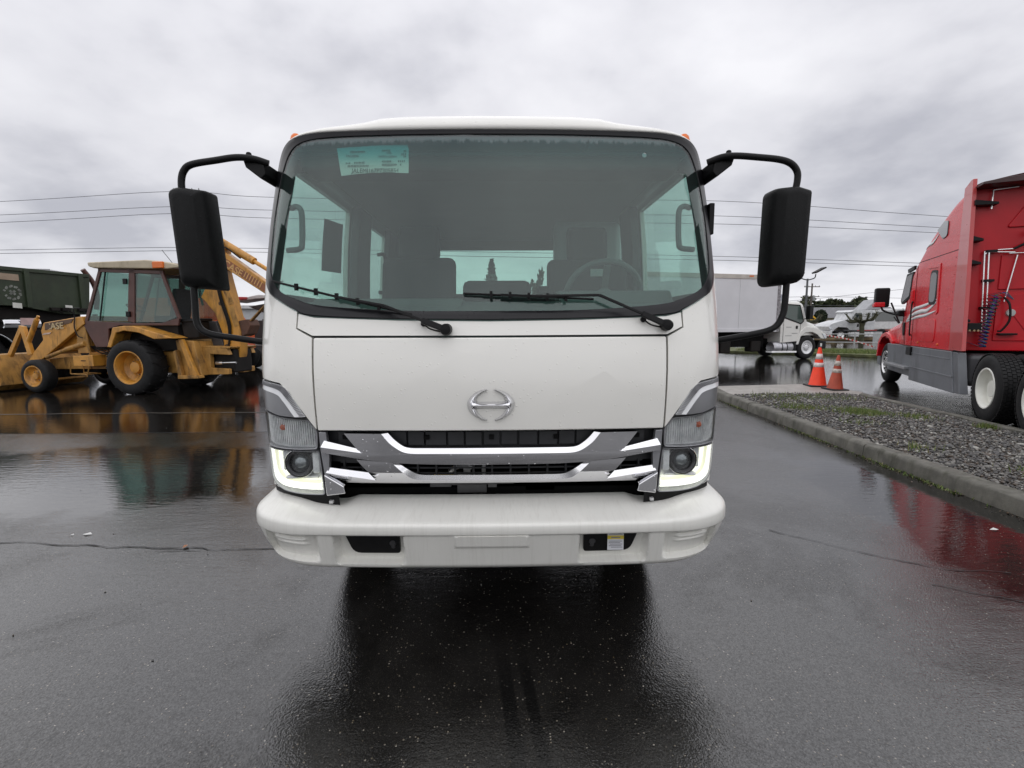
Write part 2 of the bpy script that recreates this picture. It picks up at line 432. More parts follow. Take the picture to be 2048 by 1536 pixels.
for pts, w in (([(-4.3,3.34),(-3.3,3.30),(-2.9,3.26),(-2.35,3.19),(-2.0,3.22),(-1.7,3.18),(-1.35,3.15),(-1.0,3.1)], 0.010),
               ([(-2.3,3.16),(-2.0,3.17)], 0.006),
               ([(1.98,3.38),(2.18,3.22),(2.42,2.99),(2.75,2.80),(3.1,2.72)], 0.008), ([(2.52,2.62),(2.72,2.50),(3.2,2.2)], 0.007),
               ([(4.3,8.7),(3.3,8.6),(2.4,8.7)], 0.02)):
    g = G(); g.grid(ribbon_path(pts, w)); g.obj('crack', MCR, ground)
g = G(); g.grid(ribbon_path([(-14,6.98),(-9,6.88),(-6.5,6.86),(-3.5,6.86),(-0.5,6.84)], 0.02, 0.0045, 0.01, 0.2)); g.obj('paving_seam', MCR, ground)
g = G(); g.grid(ribbon_path([(-14,8.6),(-9,8.45),(-5.5,8.5),(-3.0,8.45)], 0.035, 0.005, 0.02, 0.15)); g.obj('paving_seam', M('seam_pale', (0.10,0.09,0.075), 0.6), ground)

MCONC = M('kerb_concrete', (0.115, 0.110, 0.093), 0.7, var=0.3, vs=6, bump=0.5, bs=60, grime=0.7, gcol=(0.045,0.047,0.030), gs=3, rvar=0.1)
MPAD = M('pad_concrete', (0.30, 0.285, 0.26), 0.55, var=0.15, vs=2, bump=0.15, bs=80, grime=0.4, gcol=(0.14,0.13,0.11))
def kx(y): return lerp(y, [-8, 1, 3.5, 5.5, 9.6, 10.6], [3.85, 4.0, 4.06, 4.12, 4.33, 4.50])
def kx2(y): return 6.62 + 0.11*(y-5.88)
kerb = thing('kerb', 'concrete kerb edging the gravel island', 'kerb', (4.1, 3, 0), world=True); del kerb['category']; kerb['kind'] = 'structure'
def kerb_piece(fx, y0, y1, wd, h, par, flip=False):
    rows = []
    k = max(2, int((y1-y0)/0.3))
    prof = [(0.0, -0.02), (0.012, h*0.78), (0.022, h*0.93), (0.045, h), (wd-0.02, h), (wd-0.004, h-0.012), (wd, h-0.04), (wd, -0.02)]
    for i in range(k+1):
        y = y0+(y1-y0)*i/k
        rows.append([(fx(y)+(wd-a if flip else a)+random.gauss(0,0.004), y, b+(random.gauss(0,0.004) if b > 0 else 0)) for a, b in prof])
    g = G(); g.grid(rows); nc = len(prof)
    g.f.append(tuple(range(nc))); g.f.append(tuple(range(len(g.v)-nc, len(g.v))))
    return g.obj('kerb_stone', MCONC, par, ang=50)
y = -7.0
for ln in (3.2, 3.1, 3.05, 3.0, 2.95, 2.9):
    if y > 10.4: break
    kerb_piece(kx, y, min(y+ln, 10.5)-0.012, 0.19, 0.145, kerb); y += ln
y = -7.0
for ln in (4.1,)*4:
    kerb_piece(kx2, y, min(y+ln, 9.45)-0.012, 0.16, 0.135, kerb, True); y += ln
# island soil, concrete pad, gravel
MSOIL = M('island_soil', (0.06, 0.05, 0.04), 0.9, var=0.4, vs=12, bump=0.8, bs=40)
g = G()
rows = []
for i in range(33):
    y = -7 + 16.6*i/32; a, b = kx(y)+0.185, kx2(y)+0.01
    rows.append([(a+(b-a)*j/8, y, 0.088+0.03*math.sin(PI*j/8)+random.uniform(-.006,.006)) for j in range(9)])
g.grid(rows); isl = g.obj('island_ground', MSOIL); tag(isl, 'bare soil under the gravel island', kind='structure')
g = G(); pad = [(4.60,9.60),(4.66,10.9),(4.95,11.4),(7.45,11.75),(7.75,10.25),(7.05,9.52)]
g.prism(pad, -0.02, 0.04, 'Z'); o = g.obj('concrete_pad', MPAD, bevel=0.015); tag(o, 'pale concrete pad at the end of the island', kind='structure')

def mesh_np(name, V, F, mat, parent=None, smooth=False):
    me = bpy.data.meshes.new(name); me.vertices.add(len(V)); me.vertices.foreach_set('co', np.asarray(V, dtype=np.float32).ravel())
    nf, k = F.shape; me.loops.add(nf*k); me.loops.foreach_set('vertex_index', F.astype(np.int32).ravel())
    me.polygons.add(nf); me.polygons.foreach_set('loop_start', np.arange(0, nf*k, k, dtype=np.int32))
    me.update(calc_edges=True); me.validate()
    if smooth: me.polygons.foreach_set('use_smooth', [True]*nf)
    me.materials.append(mat); o = bpy.data.objects.new(name, me); COL.objects.link(o)
    if parent is not None: o.parent = parent
    return o
def island_mat(name, cols, rough=0.5, spec=0.5):
    m, t, o = mat_nodes(name); n = N(t); gi = n.new('ShaderNodeNewGeometry')
    r = n.new('ShaderNodeValToRGB'); r.color_ramp.interpolation = 'CONSTANT'
    e = r.color_ramp.elements
    for i, (p, c) in enumerate(cols):
        x = e[i] if i < 2 else e.new(p)
        x.position = p; x.color = (*c, 1)
    t.links.new(gi.outputs['Random Per Island'], r.inputs[0])
    c = n.mix(n.step(n.noise(n.pos(), 70, 3), 0.3, 0.7), r.outputs[0], n.mix(0.35, r.outputs[0], (0.02,0.02,0.02)))
    b = n.bsdf(c, rough, spec=spec); t.links.new(b.outputs[0], o.inputs[0]); return m
def ico():
    bm = bmesh.new(); bmesh.ops.create_icosphere(bm, subdivisions=1, radius=1.0)
    V = np.array([v.co[:] for v in bm.verts]); F = np.array([[v.index for v in f.verts] for f in bm.faces]); bm.free(); return V, F
IV, IF = ico()
def pebbles(P, size):
    n = len(P); sc = size[:, None]*rng.uniform(0.55, 1.2, (n, 3)); sc[:, 2] *= 0.7
    a = rng.uniform(0, 2*PI, n); ti = rng.uniform(-.6, .6, n); c, s = np.cos(a), np.sin(a)
    V = IV[None]*sc[:, None, :]*(1+rng.uniform(-.18, .18, (n, 12, 1)))
    y = V[..., 1]*np.cos(ti)[:, None]-V[..., 2]*np.sin(ti)[:, None]; z = V[..., 1]*np.sin(ti)[:, None]+V[..., 2]*np.cos(ti)[:, None]
    x = V[..., 0]
    V = np.stack([x*c[:, None]-y*s[:, None], x*s[:, None]+y*c[:, None], z], -1)+P[:, None, :]
    F = IF[None]+12*np.arange(n)[:, None, None]
    return V.reshape(-1, 3), F.reshape(-1, 3)
NP = 24000
py_ = rng.uniform(1.5, 9.55, NP); kxs = np.array([kx(v) for v in py_])+.20; kx2s = np.array([kx2(v) for v in py_])-.01
fx_ = rng.uniform(0, 1, NP); px_ = kxs+(kx2s-kxs)*fx_
pz_ = 0.098+0.03*np.sin(PI*fx_)+rng.uniform(-0.008, 0.012, NP)
MGR = island_mat('river_gravel', [(0.0,(0.055,0.052,0.05)),(0.28,(0.10,0.097,0.095)),(0.50,(0.155,0.147,0.135)),(0.68,(0.10,0.075,0.055)),(0.80,(0.22,0.21,0.19)),(0.925,(0.40,0.39,0.35))], 0.38)
sz_ = rng.uniform(0.008, 0.022, NP); sz_[:700] = rng.uniform(0.024, 0.042, 700)
V, F = pebbles(np.stack([px_, py_, pz_], 1), sz_)
o = mesh_np('gravel', V, F, MGR); tag(o, 'grey rounded gravel filling the kerbed island', kind='stuff')
# chips of litter gravel on the asphalt
NL = 160
P = np.stack([rng.uniform(-5, 4.0, NL), rng.uniform(1.7, 8.0, NL), np.full(NL, 0.003)], 1)
P[:90, 0] = [kx(v)-abs(rng.normal(0.02, 0.09)) for v in P[:90, 1]]
V, F = pebbles(P, rng.uniform(0.002, 0.006, NL))
o = mesh_np('loose_chips', V, F, MGR); tag(o, 'tiny loose stone chips on the wet asphalt', kind='stuff')

def blades(P, hmin, hmax, w=0.006, lean=0.5):
    n = len(P); a = rng.uniform(0, 2*PI, n); h = rng.uniform(hmin, hmax, n); le = rng.uniform(0, lean, n)*h; b = rng.uniform(0, 2*PI, n)
    dx, dy = np.cos(a)*w, np.sin(a)*w
    V = np.zeros((n, 3, 3)); V[:, 0] = P-np.stack([dx, dy, dx*0], 1); V[:, 1] = P+np.stack([dx, dy, dx*0], 1)
    V[:, 2] = P+np.stack([np.cos(b)*le, np.sin(b)*le, h], 1)
    return V.reshape(-1, 3), np.arange(3*n).reshape(-1, 3)
MGRASS = island_mat('grass_green', [(0.0,(0.10,0.16,0.03)),(0.4,(0.16,0.22,0.05)),(0.7,(0.21,0.24,0.07)),(0.88,(0.26,0.24,0.10))], 0.6)
Ps = []
for cx, cy, r, k in ((5.57,7.32,0.17,2000),(5.55,7.6,0.22,400),(4.95,7.9,0.22,420),(6.1,7.0,0.16,260),(5.35,9.0,0.35,500),(6.05,8.9,0.3,350),(6.45,6.25,0.07,240),(4.9,4.3,0.1,60),(4.7,5.2,0.12,60),(5.0,6.6,.14,90)):
    q = rng.normal(0, 1, (k, 2))*r*np.array([0.8, 0.8]); Ps.append(np.stack([cx+q[:,0], cy+q[:,1], np.full(k, 0.115)], 1))
yy = rng.uniform(2.0, 10, 1500); keep = (np.sin(yy*3.1)+np.sin(yy*1.3+1)+rng.normal(0,.5,1500)) > 0.3; yy = yy[keep]
Ps.append(np.stack([np.array([kx(v) for v in yy])-np.abs(rng.normal(0, .03, len(yy))), yy, np.zeros(len(yy))], 1))
P = np.concatenate(Ps); hh = np.where(P[:, 2] > 0.05, 1.0, 0.35)
V, F = blades(P, 0.03, 0.085); V = V.reshape(-1, 3, 3); V[:, 2, 2] = P[:, 2]+(V[:, 2, 2]-P[:, 2])*hh
o = mesh_np('grass', V.reshape(-1, 3), F, MGRASS); tag(o, 'sparse green grass in the gravel and along the kerb', kind='stuff')
NL = 700; yl = rng.uniform(2.0, 9.5, NL); xl = np.where(rng.random(NL) < .6, np.array([kx(v) for v in yl])-np.abs(rng.normal(.01,.06,NL)), np.array([kx(v)+.2 for v in yl])+rng.random(NL)*2.2)
zl = np.where(xl > np.array([kx(v) for v in yl]), .135, .006)
P = np.stack([xl, yl, zl], 1); a_ = rng.normal(0,1,(NL,3)); a_[:,2] *= .3; a_ /= np.linalg.norm(a_,axis=1)[:,None]; b_ = np.cross(a_, np.tile([[0,0.2,1.]],(NL,1))); sl_ = rng.uniform(.006,.018,(NL,1))
V = np.stack([P-a_*sl_, P+b_*sl_*.5, P+a_*sl_, P-b_*sl_*.5], 1)
o = mesh_np('leaf_litter', V.reshape(-1,3), np.arange(4*NL).reshape(-1,4), island_mat('litter_brown', [(0,(.06,.035,.02)),(.4,(.10,.06,.03)),(.7,(.16,.11,.06)),(.9,(.05,.06,.03))], .6)); tag(o, 'scattered brown leaf litter along the kerb', kind='stuff')
# fallen leaf and paper scraps
g = G(); g.add([(-2.14,3.19,.006),(-2.12,3.185,.012),(-2.11,3.21,.018),(-2.125,3.23,.008),(-2.145,3.22,.012)], [(0,1,2),(0,2,3),(0,3,4)])
tag(g.obj('fallen_leaf', M('leaf_orange', (0.32,0.13,0.05), 0.5)), 'small orange leaf lying on the crack in the asphalt', 'leaf')
for i, (x, y, s, lb) in enumerate(((-2.98,3.43,0.035,'larger white scrap on the asphalt beside the long crack'),(-3.08,3.42,0.014,'tiny white scrap on the asphalt beside the larger scrap'),(3.62,3.35,0.035,'white scrap on the wet asphalt near the kerb'))):
    g = G(); g.add([(x-s,y,.004),(x,y-s*.4,.007),(x+s,y,.005),(x+s*.3,y+s*.5,.012)], [(0,1,3),(1,2,3)])
    tag(g.obj('paper_scrap', M('scrap_white', (0.6,0.6,0.58), 0.6)), lb, 'litter')
# far verge, bank
MVERGE = M('verge_soil', (0.09,0.10,0.04), 0.9, var=0.5, vs=3, bump=0.5, bs=20)
g = G(); g.prism([(11.5,25.2),(14.9,22.7),(16.2,21.3),(30.0,11.0),(33,14.6),(20.2,26.4),(17.2,27.4),(12.5,29.2)], -0.01, 0.13, 'Z'); vg = g.obj('verge', MVERGE, bevel=0.03); tag(vg, 'grass strip with kerb at the edge of the lot', kind='structure')
k = 9000; t_ = rng.uniform(0, 1, k); a_ = np.array([[12.0,25.1]])*(1-t_)[:,None]+np.array([[20.5,18.3]])*t_[:,None]; a_ += np.array([[0.62,0.78]])*rng.uniform(0.15, 3.6, k)[:,None]
V, F = blades(np.concatenate([a_, np.full((k,1), .12)], 1), 0.05, 0.16, 0.02)
tag(mesh_np('verge_grass', V, F, MGRASS), 'rough grass on the far verge', kind='stuff')
g = G(); g.prism([(20,42),(26.7,41.3),(33.5,42.5),(60,38),(62,44),(34,47),(26,46),(20,46)], -0.01, 0.3, 'Z'); tag(g.obj('bank', M('bank_brown', (0.13,0.095,0.05), 0.9, var=0.4, vs=1.5, bump=0.6, bs=8), bevel=0.12), 'brown dead grass bank across the road', kind='structure')
g = G(); g.prism([(12,52),(140,30),(160,120),(10,130)], -0.01, 0.06, 'Z'); tag(g.obj('far_field', M('far_field', (0.11,0.12,0.06), 0.9, var=0.3, vs=.3)), 'dull grass ground beyond the road', kind='structure')
# ------------------------------------------------------------------ the white cab-over truck
MW = M('truck_white', (0.86, 0.85, 0.80), 0.24, var=0.02, vs=1.2, coat=0.6, rvar=0.1, drops=0.35)
MBUMP = M('bumper_white', (0.76, 0.755, 0.71), 0.36, var=0.03, vs=2, coat=0.3, grime=0.18, gcol=(0.44,0.42,0.37), gs=6, gm=(9,1.5,.35), drops=0.1)
MBLK = M('black_plastic', (0.007, 0.007, 0.0075), 0.42, spec=0.2, var=0.2, vs=30, bump=0.15, bs=300)
MBLKG = M('black_gloss', (0.012, 0.012, 0.013), 0.12, var=0.1, coat=0.5)
MDARK = M('underbody_dark', (0.006, 0.006, 0.006), 0.8, spec=0.1, var=0.3)
MCHR = M('chrome', (0.74, 0.74, 0.76), 0.06, 1.0, var=0.03, rvar=0.05, drops=0.25)
MSILV = M('silver_trim', (0.33, 0.335, 0.35), 0.3, 0.6, var=0.05, rvar=0.05)
MREFL = M('lamp_reflector', (0.90, 0.91, 0.92), 0.30, 0.08, var=0.25, vs=25, bump=0.4, bs=40)
MINT = M('cab_interior', (0.085, 0.09, 0.092), 0.75, var=0.1)
MINTD = M('seat_fabric', (0.028, 0.030, 0.031), 0.9, var=0.15, vs=20)
MLIN = M('headliner', (0.20, 0.205, 0.20), 0.85, var=0.05)
MTYRE = M('tyre_rubber', (0.012, 0.012, 0.0125), 0.6, spec=0.22, var=0.25, vs=8, bump=0.2, bs=60)
MORG = M('amber_lens', (0.75, 0.16, 0.015), 0.2, var=0.05)
WSG = glass_mat('windshield_glass', (0.70, 0.83, 0.79), 1.0, 1.55, 0.02, (2.22, 2.36, (0.20, 0.62, 0.62)), 0.0, (0.5,0.52,0.53), True)
SDG = glass_mat('side_glass', (0.86, 0.95, 0.92), 0.9, 1.45, 0.04)
LENS = glass_mat('clear_lens', (0.96, 0.97, 0.97), 0.9, 1.4, 0.02)

ZS = [0.40,0.75,1.03,1.18,1.33,1.45,1.53,2.38,2.44]; YS = [2.14,2.125,2.115,2.106,2.112,2.138,2.160,2.372,2.40]
HZ = [0.4,1.0,1.6,2.0,2.4,2.5]; HX = [1.075,1.095,1.105,1.09,1.055,1.04]
def hw(z): return lerp(z, HZ, HX)
def yc(z): return lerp(z, ZS, YS)
def FS(x, z):
    xe = hw(z); t = min(max((abs(x)-.76)/(xe-.76), 0), .9995)
    return yc(z)+.03*(x/.76)**2+.20*(1-math.sqrt(1-t*t))
XC = [s*c for s in (-1, 1) for c in (0.12,.25,.38,.5,.6,.7,.76,.80,.84,.88,.915,.945,.97,.99,1.01,1.03,1.05,1.065,1.075,1.085,1.092,1.098)]+[0.0]
ZC = [0.5+0.08*i for i in range(30)]
truck = thing('cab_over_truck', 'white cab-over crew cab truck facing the camera with its daytime lights on', 'truck', (0, 3.0, 0), world=True)
ZCF = ZC+[0.78+.0075*i for i in range(34)]
def bow(z0, z):
    t = z0-z
    return 3.2*t*t if t > 0 else .05*t
def front(outl, name, mat, par=None, off=0.0, thick=0.02, bev=0.003, mir=False, ang=40, tilt=None):
    if mir: outl = [(-a, b) for a, b in outl]
    me = sheet(outl, lambda a, b, d: (a, FS(a, b)+off+d+(bow(tilt[0], b) if tilt else 0), b), thick, XC, ZCF if tilt else ZC)
    return mk(name, me, mat, par or truck, bev, ang)
def sym(half): return half + [(-a, b) for a, b in reversed(half) if a > 1e-6]
def strip(pa, pb, oa, ob, name, mat, par=None, mir=None, k=1, thick=0.012, tilt=None):
    """ribbon between two matched polylines on the front surface, lower edge proud by oa, upper by ob"""
    s = -1 if mir else 1; rows = []
    for j in range(k+1):
        t = j/k
        rows.append([(s*(a[0]*(1-t)+b[0]*t), FS(a[0]*(1-t)+b[0]*t, a[1]*(1-t)+b[1]*t)+oa*(1-t)+ob*t+(bow(tilt[0], a[1]*(1-t)+b[1]*t) if tilt else 0), a[1]*(1-t)+b[1]*t) for a, b in zip(pa, pb)])
    rows.append([(x, y+thick, z) for x, y, z in rows[-1]]); rows.insert(0, [(x, y+thick, z) for x, y, z in rows[0]])
    g = G(); g.grid(rows); return g.obj(name, mat, par or truck, ang=40)

# --- windshield and its black seal
wo = [(0,1.522),(0.398,1.527),(0.784,1.542),(0.878,1.572),(0.962,1.614),(1.032,1.655),(1.075,1.715),(1.083,1.80),(1.080,1.90),(1.071,2.05),(1.060,2.18),(1.043,2.28),(1.015,2.345),(0.965,2.38),(0.89,2.391),(0.78,2.394),(0.652,2.396),(0.3,2.397),(0,2.397)]
wi = [(0,1.562),(0.39,1.565),(0.745,1.588),(0.872,1.618),(0.952,1.650),(1.002,1.690),(1.036,1.75),(1.042,1.82),(1.040,1.91),(1.030,2.05),(1.012,2.17),(0.988,2.255),(0.957,2.315),(0.912,2.348),(0.845,2.362),(0.755,2.368),(0.645,2.372),(0.3,2.375),(0,2.375)]
hz_o = [tuple(p) for p in catmull(wo, 4)]; hz_i = [tuple(p) for p in catmull(wi, 4)]
WO = sym(hz_o)[:-0 or None]; WI = sym(hz_i)
ws = front([(a*0.997, b) for a, b in WO[:-1]], 'windshield', WSG, off=0.004, thick=0.005, bev=0)
g = G(); n = len(WO)
rows = []
for t, d in ((0, .012), (0, -.004), (0.12, -.009), (0.5, -.004), (0.94, -.001), (1, .003)):
    rows.append([(p[0]*(1-t)+q[0]*t, FS(p[0]*(1-t)+q[0]*t, p[1]*(1-t)+q[1]*t)+d, p[1]*(1-t)+q[1]*t) for p, q in zip(WO, WI)])
g.grid(rows, True); g.obj('windshield_seal', M('seal_black', (0.010,0.010,0.012), 0.3, var=0.1, spec=0.3), truck, ang=50)

# --- painted panels
front(sym([(0,1.037),(0.774,1.036),(0.7815,1.447),(0,1.446)]), 'front_panel', MW, off=-.004, thick=.03, bev=.010)
front(sym([(0,1.455),(0.786,1.457),(0.860,1.491),(0.858,1.553),(0.784,1.536),(0.398,1.521),(0,1.516)]), 'cowl_panel', MW, thick=.03, bev=.005)
cp = [(0.789,1.447),(0.867,1.486),(0.866,1.563),(0.878,1.566),(0.962,1.608),(1.034,1.650),(1.078,1.71),(1.103,1.76),(1.1035,1.60),(1.098,1.262),(0.952,1.245),(0.902,1.208),(0.822,1.096),(0.7805,1.04)]
trim = [(1.0965,1.25),(0.95,1.238),(0.898,1.202),(0.826,1.096),(0.87,1.092),(0.97,1.094),(1.093,1.118)]
trim = round_poly(trim, 0.008, 2)
turn = round_poly([(1.088,1.108),(0.97,1.088),(0.815,1.083),(0.776,1.032),(0.780,0.951),(0.9,0.943),(1.085,0.938)], [.01,.05,.01,.012,.01,.05,.02], 3)
head = round_poly([(1.086,0.930),(0.9,0.936),(0.773,0.944),(0.757,0.737),(0.885,0.733),(0.985,0.738),(1.055,0.765),(1.080,0.82)], [.01,.05,.01,.01,.05,.04,.04,.04], 3)
for s in (0, 1):
    front(cp, 'corner_panel', MW, thick=.03, bev=.006, mir=s)
    sx = -1 if s else 1
    # corner trim above the lamps: grey blade, ribbed lens along the top, pale stripe
    tb = front(trim, 'corner_trim', MSILV, off=-.001, thick=.02, bev=.003, mir=s)
    up_ = [(1.092,1.249),(0.95,1.236),(0.898,1.200),(0.828,1.098)]; mid = [(1.092,1.232),(0.968,1.218),(0.918,1.182),(0.852,1.097)]; low = [(1.092,1.212),(0.975,1.196),(0.935,1.168),(0.878,1.096)]
    U, Mi, Lo = ([tuple(p) for p in catmull(q, 8)] for q in (up_, mid, low))
    strip(Mi, U, -.006, -.003, 'ribbed_lens', M('ribbed_lens', (0.72,0.73,0.74), 0.25, 0.1), tb, s)
    for o_ in tb.children: o_.location = (0,0,0)
    k = len(U); gr = G()
    for i in range(1, k-1):
        for q in (0.0, 0.5):
            a = Vector(Mi[i]).lerp(Vector(Mi[i+1]), q); b = Vector(U[i]).lerp(Vector(U[i+1]), q)
            gr.bar((sx*a.x, FS(a.x, a.y)-.008, a.y), (sx*b.x, FS(b.x, b.y)-.006, b.y), .0018, .003)
    gr.obj('lens_rib', M('rib_dark', (0.20,0.20,0.21), 0.3), tb)
    strip(Lo, Mi, -.010, -.004, 'pale_stripe', M('pale_stripe', (0.78,0.79,0.80), 0.2, 0.1), tb, s)
    for ch in tb.children: ch.location = (0,0,0)
    # indicator lamp
    ti = front(turn, 'indicator_lamp', MREFL, off=.035, thick=.015, bev=0, mir=s)
    gr = G()
    for i in range(26):
        x = 0.79+0.285*i/25
        z0, z1 = lerp(x, [.78,.9,1.085], [.957,.949,.945]), lerp(x, [.776,.815,.97,1.088], [1.02,1.076,1.082,1.10])
        gr.bar((sx*x, FS(x,z0)+.028, z0+.006), (sx*x, FS(x,z1)+.028, z1-.006), .0035, .012)
    gr.obj('reflector_rib', MREFL, ti).location = (0,0,0)
    gb = G(); gb.lathe([(0,0),(.011,.003),(.015,.012),(.015,.035)], (sx*.965, FS(.965,1.03)+.012, 1.035), 'Y', 16); gb.obj('amber_bulb', M('bulb_amber', (.45,.09,.03), .3), ti).location = (0,0,0)
    fr = G(); W1 = resample(turn, 60)
    cx_, cz_ = sum(p[0] for p in W1)/60, sum(p[1] for p in W1)/60
    rows = []
    for sc, d in ((1.0,.03),(1.0,-.002),(.955,-.001),(.95,.03)):
        rows.append([(sx*(cx_+(p[0]-cx_)*sc), FS(cx_+(p[0]-cx_)*sc, cz_+(p[1]-cz_)*sc)+d, cz_+(p[1]-cz_)*sc) for p in W1])
    fr.grid(rows, True); fr.obj('lamp_bezel', MSILV, ti).location = (0,0,0)
    q = front(turn, 'lamp_lens', LENS, ti, off=0.002, thick=.003, bev=0, mir=s); q.location = (0,0,0)
    # headlight
    hl = front(head, 'headlight', MREFL, off=.045, thick=.02, bev=0, mir=s)
    W1 = resample(head, 72); cx_, cz_ = sum(p[0] for p in W1)/72, sum(p[1] for p in W1)/72
    rows = []
    for sc, d in ((1.0,.05),(1.0,-.003),(.965,-.002),(.95,.045)):
        rows.append([(sx*(cx_+(p[0]-cx_)*sc), FS(min(cx_+(p[0]-cx_)*sc, 1.09), cz_+(p[1]-cz_)*sc)+d, cz_+(p[1]-cz_)*sc) for p in W1])
    fr = G(); fr.grid(rows, True); fr.obj('lamp_bezel', MSILV, hl).location = (0,0,0)
    drl_o = [(1.078,.922),(1.074,.83),(1.052,.782),(.99,.758),(.90,.754),(.775,.757)]; drl_i = [(1.022,.924),(1.012,.84),(.99,.808),(.96,.795),(.90,.789),(.777,.789)]
    a_, b_ = [tuple(p) for p in catmull(drl_o, 6)], [tuple(p) for p in catmull(drl_i, 6)]
    q = strip(a_, b_, .012, .004, 'daytime_light', emit_mat('drl', (1.0, 1.0, 0.92), 1.5), hl, s); q.location = (0,0,0)
    drl_i2 = [(x-.012 if i < 3 else x, z+(.010 if i > 2 else 0.004)) for i, (x, z) in enumerate(drl_i)]
    c_ = [tuple(p) for p in catmull(drl_i2, 6)]
    q = strip(b_, c_, .002, .012, 'light_edge', emit_mat('drl_edge', (1.0, 1.0, 0.70), 0.75, (0.75,0.75,0.6)), hl, s); q.location = (0,0,0)
    pc = (sx*.880, FS(.880,.876)+.006, .876)
    pg = G(); pg.lathe([(.058,.04),(.060,.004),(.054,-.004),(.046,.0),(.043,.014),(.036,.02)], pc, 'Y', 36); pj_ = pg.obj('projector_ring', M('projector_ring', (0.03,0.03,0.032), 0.25, 0.3), hl); pj_.location = (0,0,0)
    pg = G(); pg.lathe([(.061,.006),(.066,.000),(.070,.006),(.072,.03)], pc, 'Y', 36); pg.obj('chrome_ring', MCHR, hl).location = (0,0,0)
    pg = G(); pg.lathe([(.0,.0),(.014,.002),(.026,.008),(.036,.02)], pc, 'Y', 30); pg.obj('projector_lens', M('projector_glass', (0.22,0.24,0.25), 0.05, 0.6, coat=1.0), hl).location = (0,0,0)
    for (x0, x1, z0, z1, d) in ((.785,.818,.83,.93,.02),(.945,.975,.83,.925,.02),(.80,.95,.800,.815,.015)):
        gg = G(); gg.box(min(sx*x0,sx*x1), max(sx*x0,sx*x1), FS((x0+x1)/2,(z0+z1)/2)+d, FS((x0+x1)/2,(z0+z1)/2)+d+.03, z0, z1); gg.obj('reflector_facet', MREFL, hl, bevel=.006).location = (0,0,0)
    q = front(head, 'lamp_lens', LENS, hl, off=0.0, thick=.003, bev=0, mir=s); q.location = (0,0,0)
    # dark tray between lamp and bumper
    gg = G(); gg.grid([[(sx*x, FS(x,.72)+.012+d, z) for x in (.70,.76,.82,.88,.94,.99,1.03,1.055)] for z, d in ((.735,0),(.66,.01),(.62,.02))]); gg.obj('lamp_tray', MBLK, truck)
    gg = G(); gg.box(sx*.735-.008, sx*.735+.008, FS(.735,.70)-.002, FS(.735,.7)+.02, .695, .707); gg.obj('tray_clip', M('clip_grey', (.5,.5,.5), .4), truck)

# --- grille: two chrome bars, openings and the black plates behind
def arc(a): return [tuple(p) for p in catmull(a, 8)]
GU = arc([(0,.937),(.12,.937),(.22,.937),(.30,.937),(.345,.9375),(.375,.941),(.400,.950),(.425,.966),(.452,.989),(.482,1.028)])+[(.649,1.029),(.594,.955),(.576,.942),(.755,.968)]+arc([(.757,.94),(.65,.922),(.552,.906),(.45,.894),(.34,.888),(.22,.885),(.11,.884),(0,.884)])
GL = [(0,.786),(.665,.784),(.752,.836),(.745,.845),(.522,.812),(.555,.842),(.606,.905)]+arc([(0,.803),(.12,.803),(.22,.803),(.29,.803),(.325,.804),(.350,.808),(.370,.817),(.392,.836),(.418,.862),(.444,.890)][::-1])
grille = front(sym(GU), 'upper_grille_bar', MCHR, off=-.018, thick=.03, bev=0, tilt=(.937,.16))
glow = front(sym(GL), 'lower_grille_bar', MCHR, off=-.002, thick=.03, bev=0, tilt=(.890,.16))
def full(h): return [(-a, b) for a, b in reversed(h[1:])] + h
MCW = M('chrome_bright', (0.86,0.86,0.87), 0.16, 1.0, var=0.02, rvar=0.08)
strip(full(arc([(0,.937),(.12,.937),(.22,.937),(.30,.937),(.345,.9375),(.375,.941),(.400,.950),(.425,.966),(.452,.989),(.482,1.028)]))[:], full(arc([(0.0,.959),(.12,.959),(.22,.959),(.30,.959),(.340,.959),(.368,.961),(.388,.967),(.408,.980),(.432,1.001),(.456,1.029)])), -.020, -.004, 'bright_edge', MCW, grille, tilt=(.937,.16)).location = (0,0,0)
strip(full(arc([(0,.803),(.12,.803),(.22,.803),(.29,.803),(.325,.804),(.350,.808),(.370,.817),(.392,.836),(.418,.862),(.444,.890)])), full(arc([(0,.826),(.12,.826),(.22,.826),(.28,.826),(.312,.827),(.335,.831),(.352,.839),(.372,.852),(.396,.869),(.422,.889)])), -.004, .010, 'bright_edge', MCW, glow, tilt=(.890,.16)).location = (0,0,0)
for s in (0, 1):
    strip([(.757,.966),(.574,.941)], [(.744,.993),(.594,.957)], -.026, -.012, 'bright_edge', MCW, grille, s).location = (0,0,0)
    strip([(.747,.843),(.520,.811)], [(.735,.865),(.556,.843)], -.010, .004, 'bright_edge', MCW, glow, s).location = (0,0,0)
    front([(.738,1.028),(.770,1.030),(.767,.945),(.752,.80),(.737,.80),(.728,.92)], 'grille_end_trim', MSILV, off=-.004, thick=.03, bev=.003, mir=s)
    front([(.756,.836),(.668,.782),(.661,.746),(.750,.733)], 'chrome_corner', MCHR, off=-.012, thick=.03, bev=.006, mir=s)
MGP = M('grille_black', (0.016,0.017,0.019), 0.5, var=0.2, vs=15)
g = G()
g.grid([[(x, FS(x,.95)+.055, z) for x in np.linspace(-.77,.77,25)] for z in (1.04,.88)]); bk = g.obj('grille_backing', MGP, truck)
xs_ = [-.70,-.61,-.46,-.38,-.30,-.20,-.12,-.04,.04,.12,.21,.30,.38,.46,.61,.70]
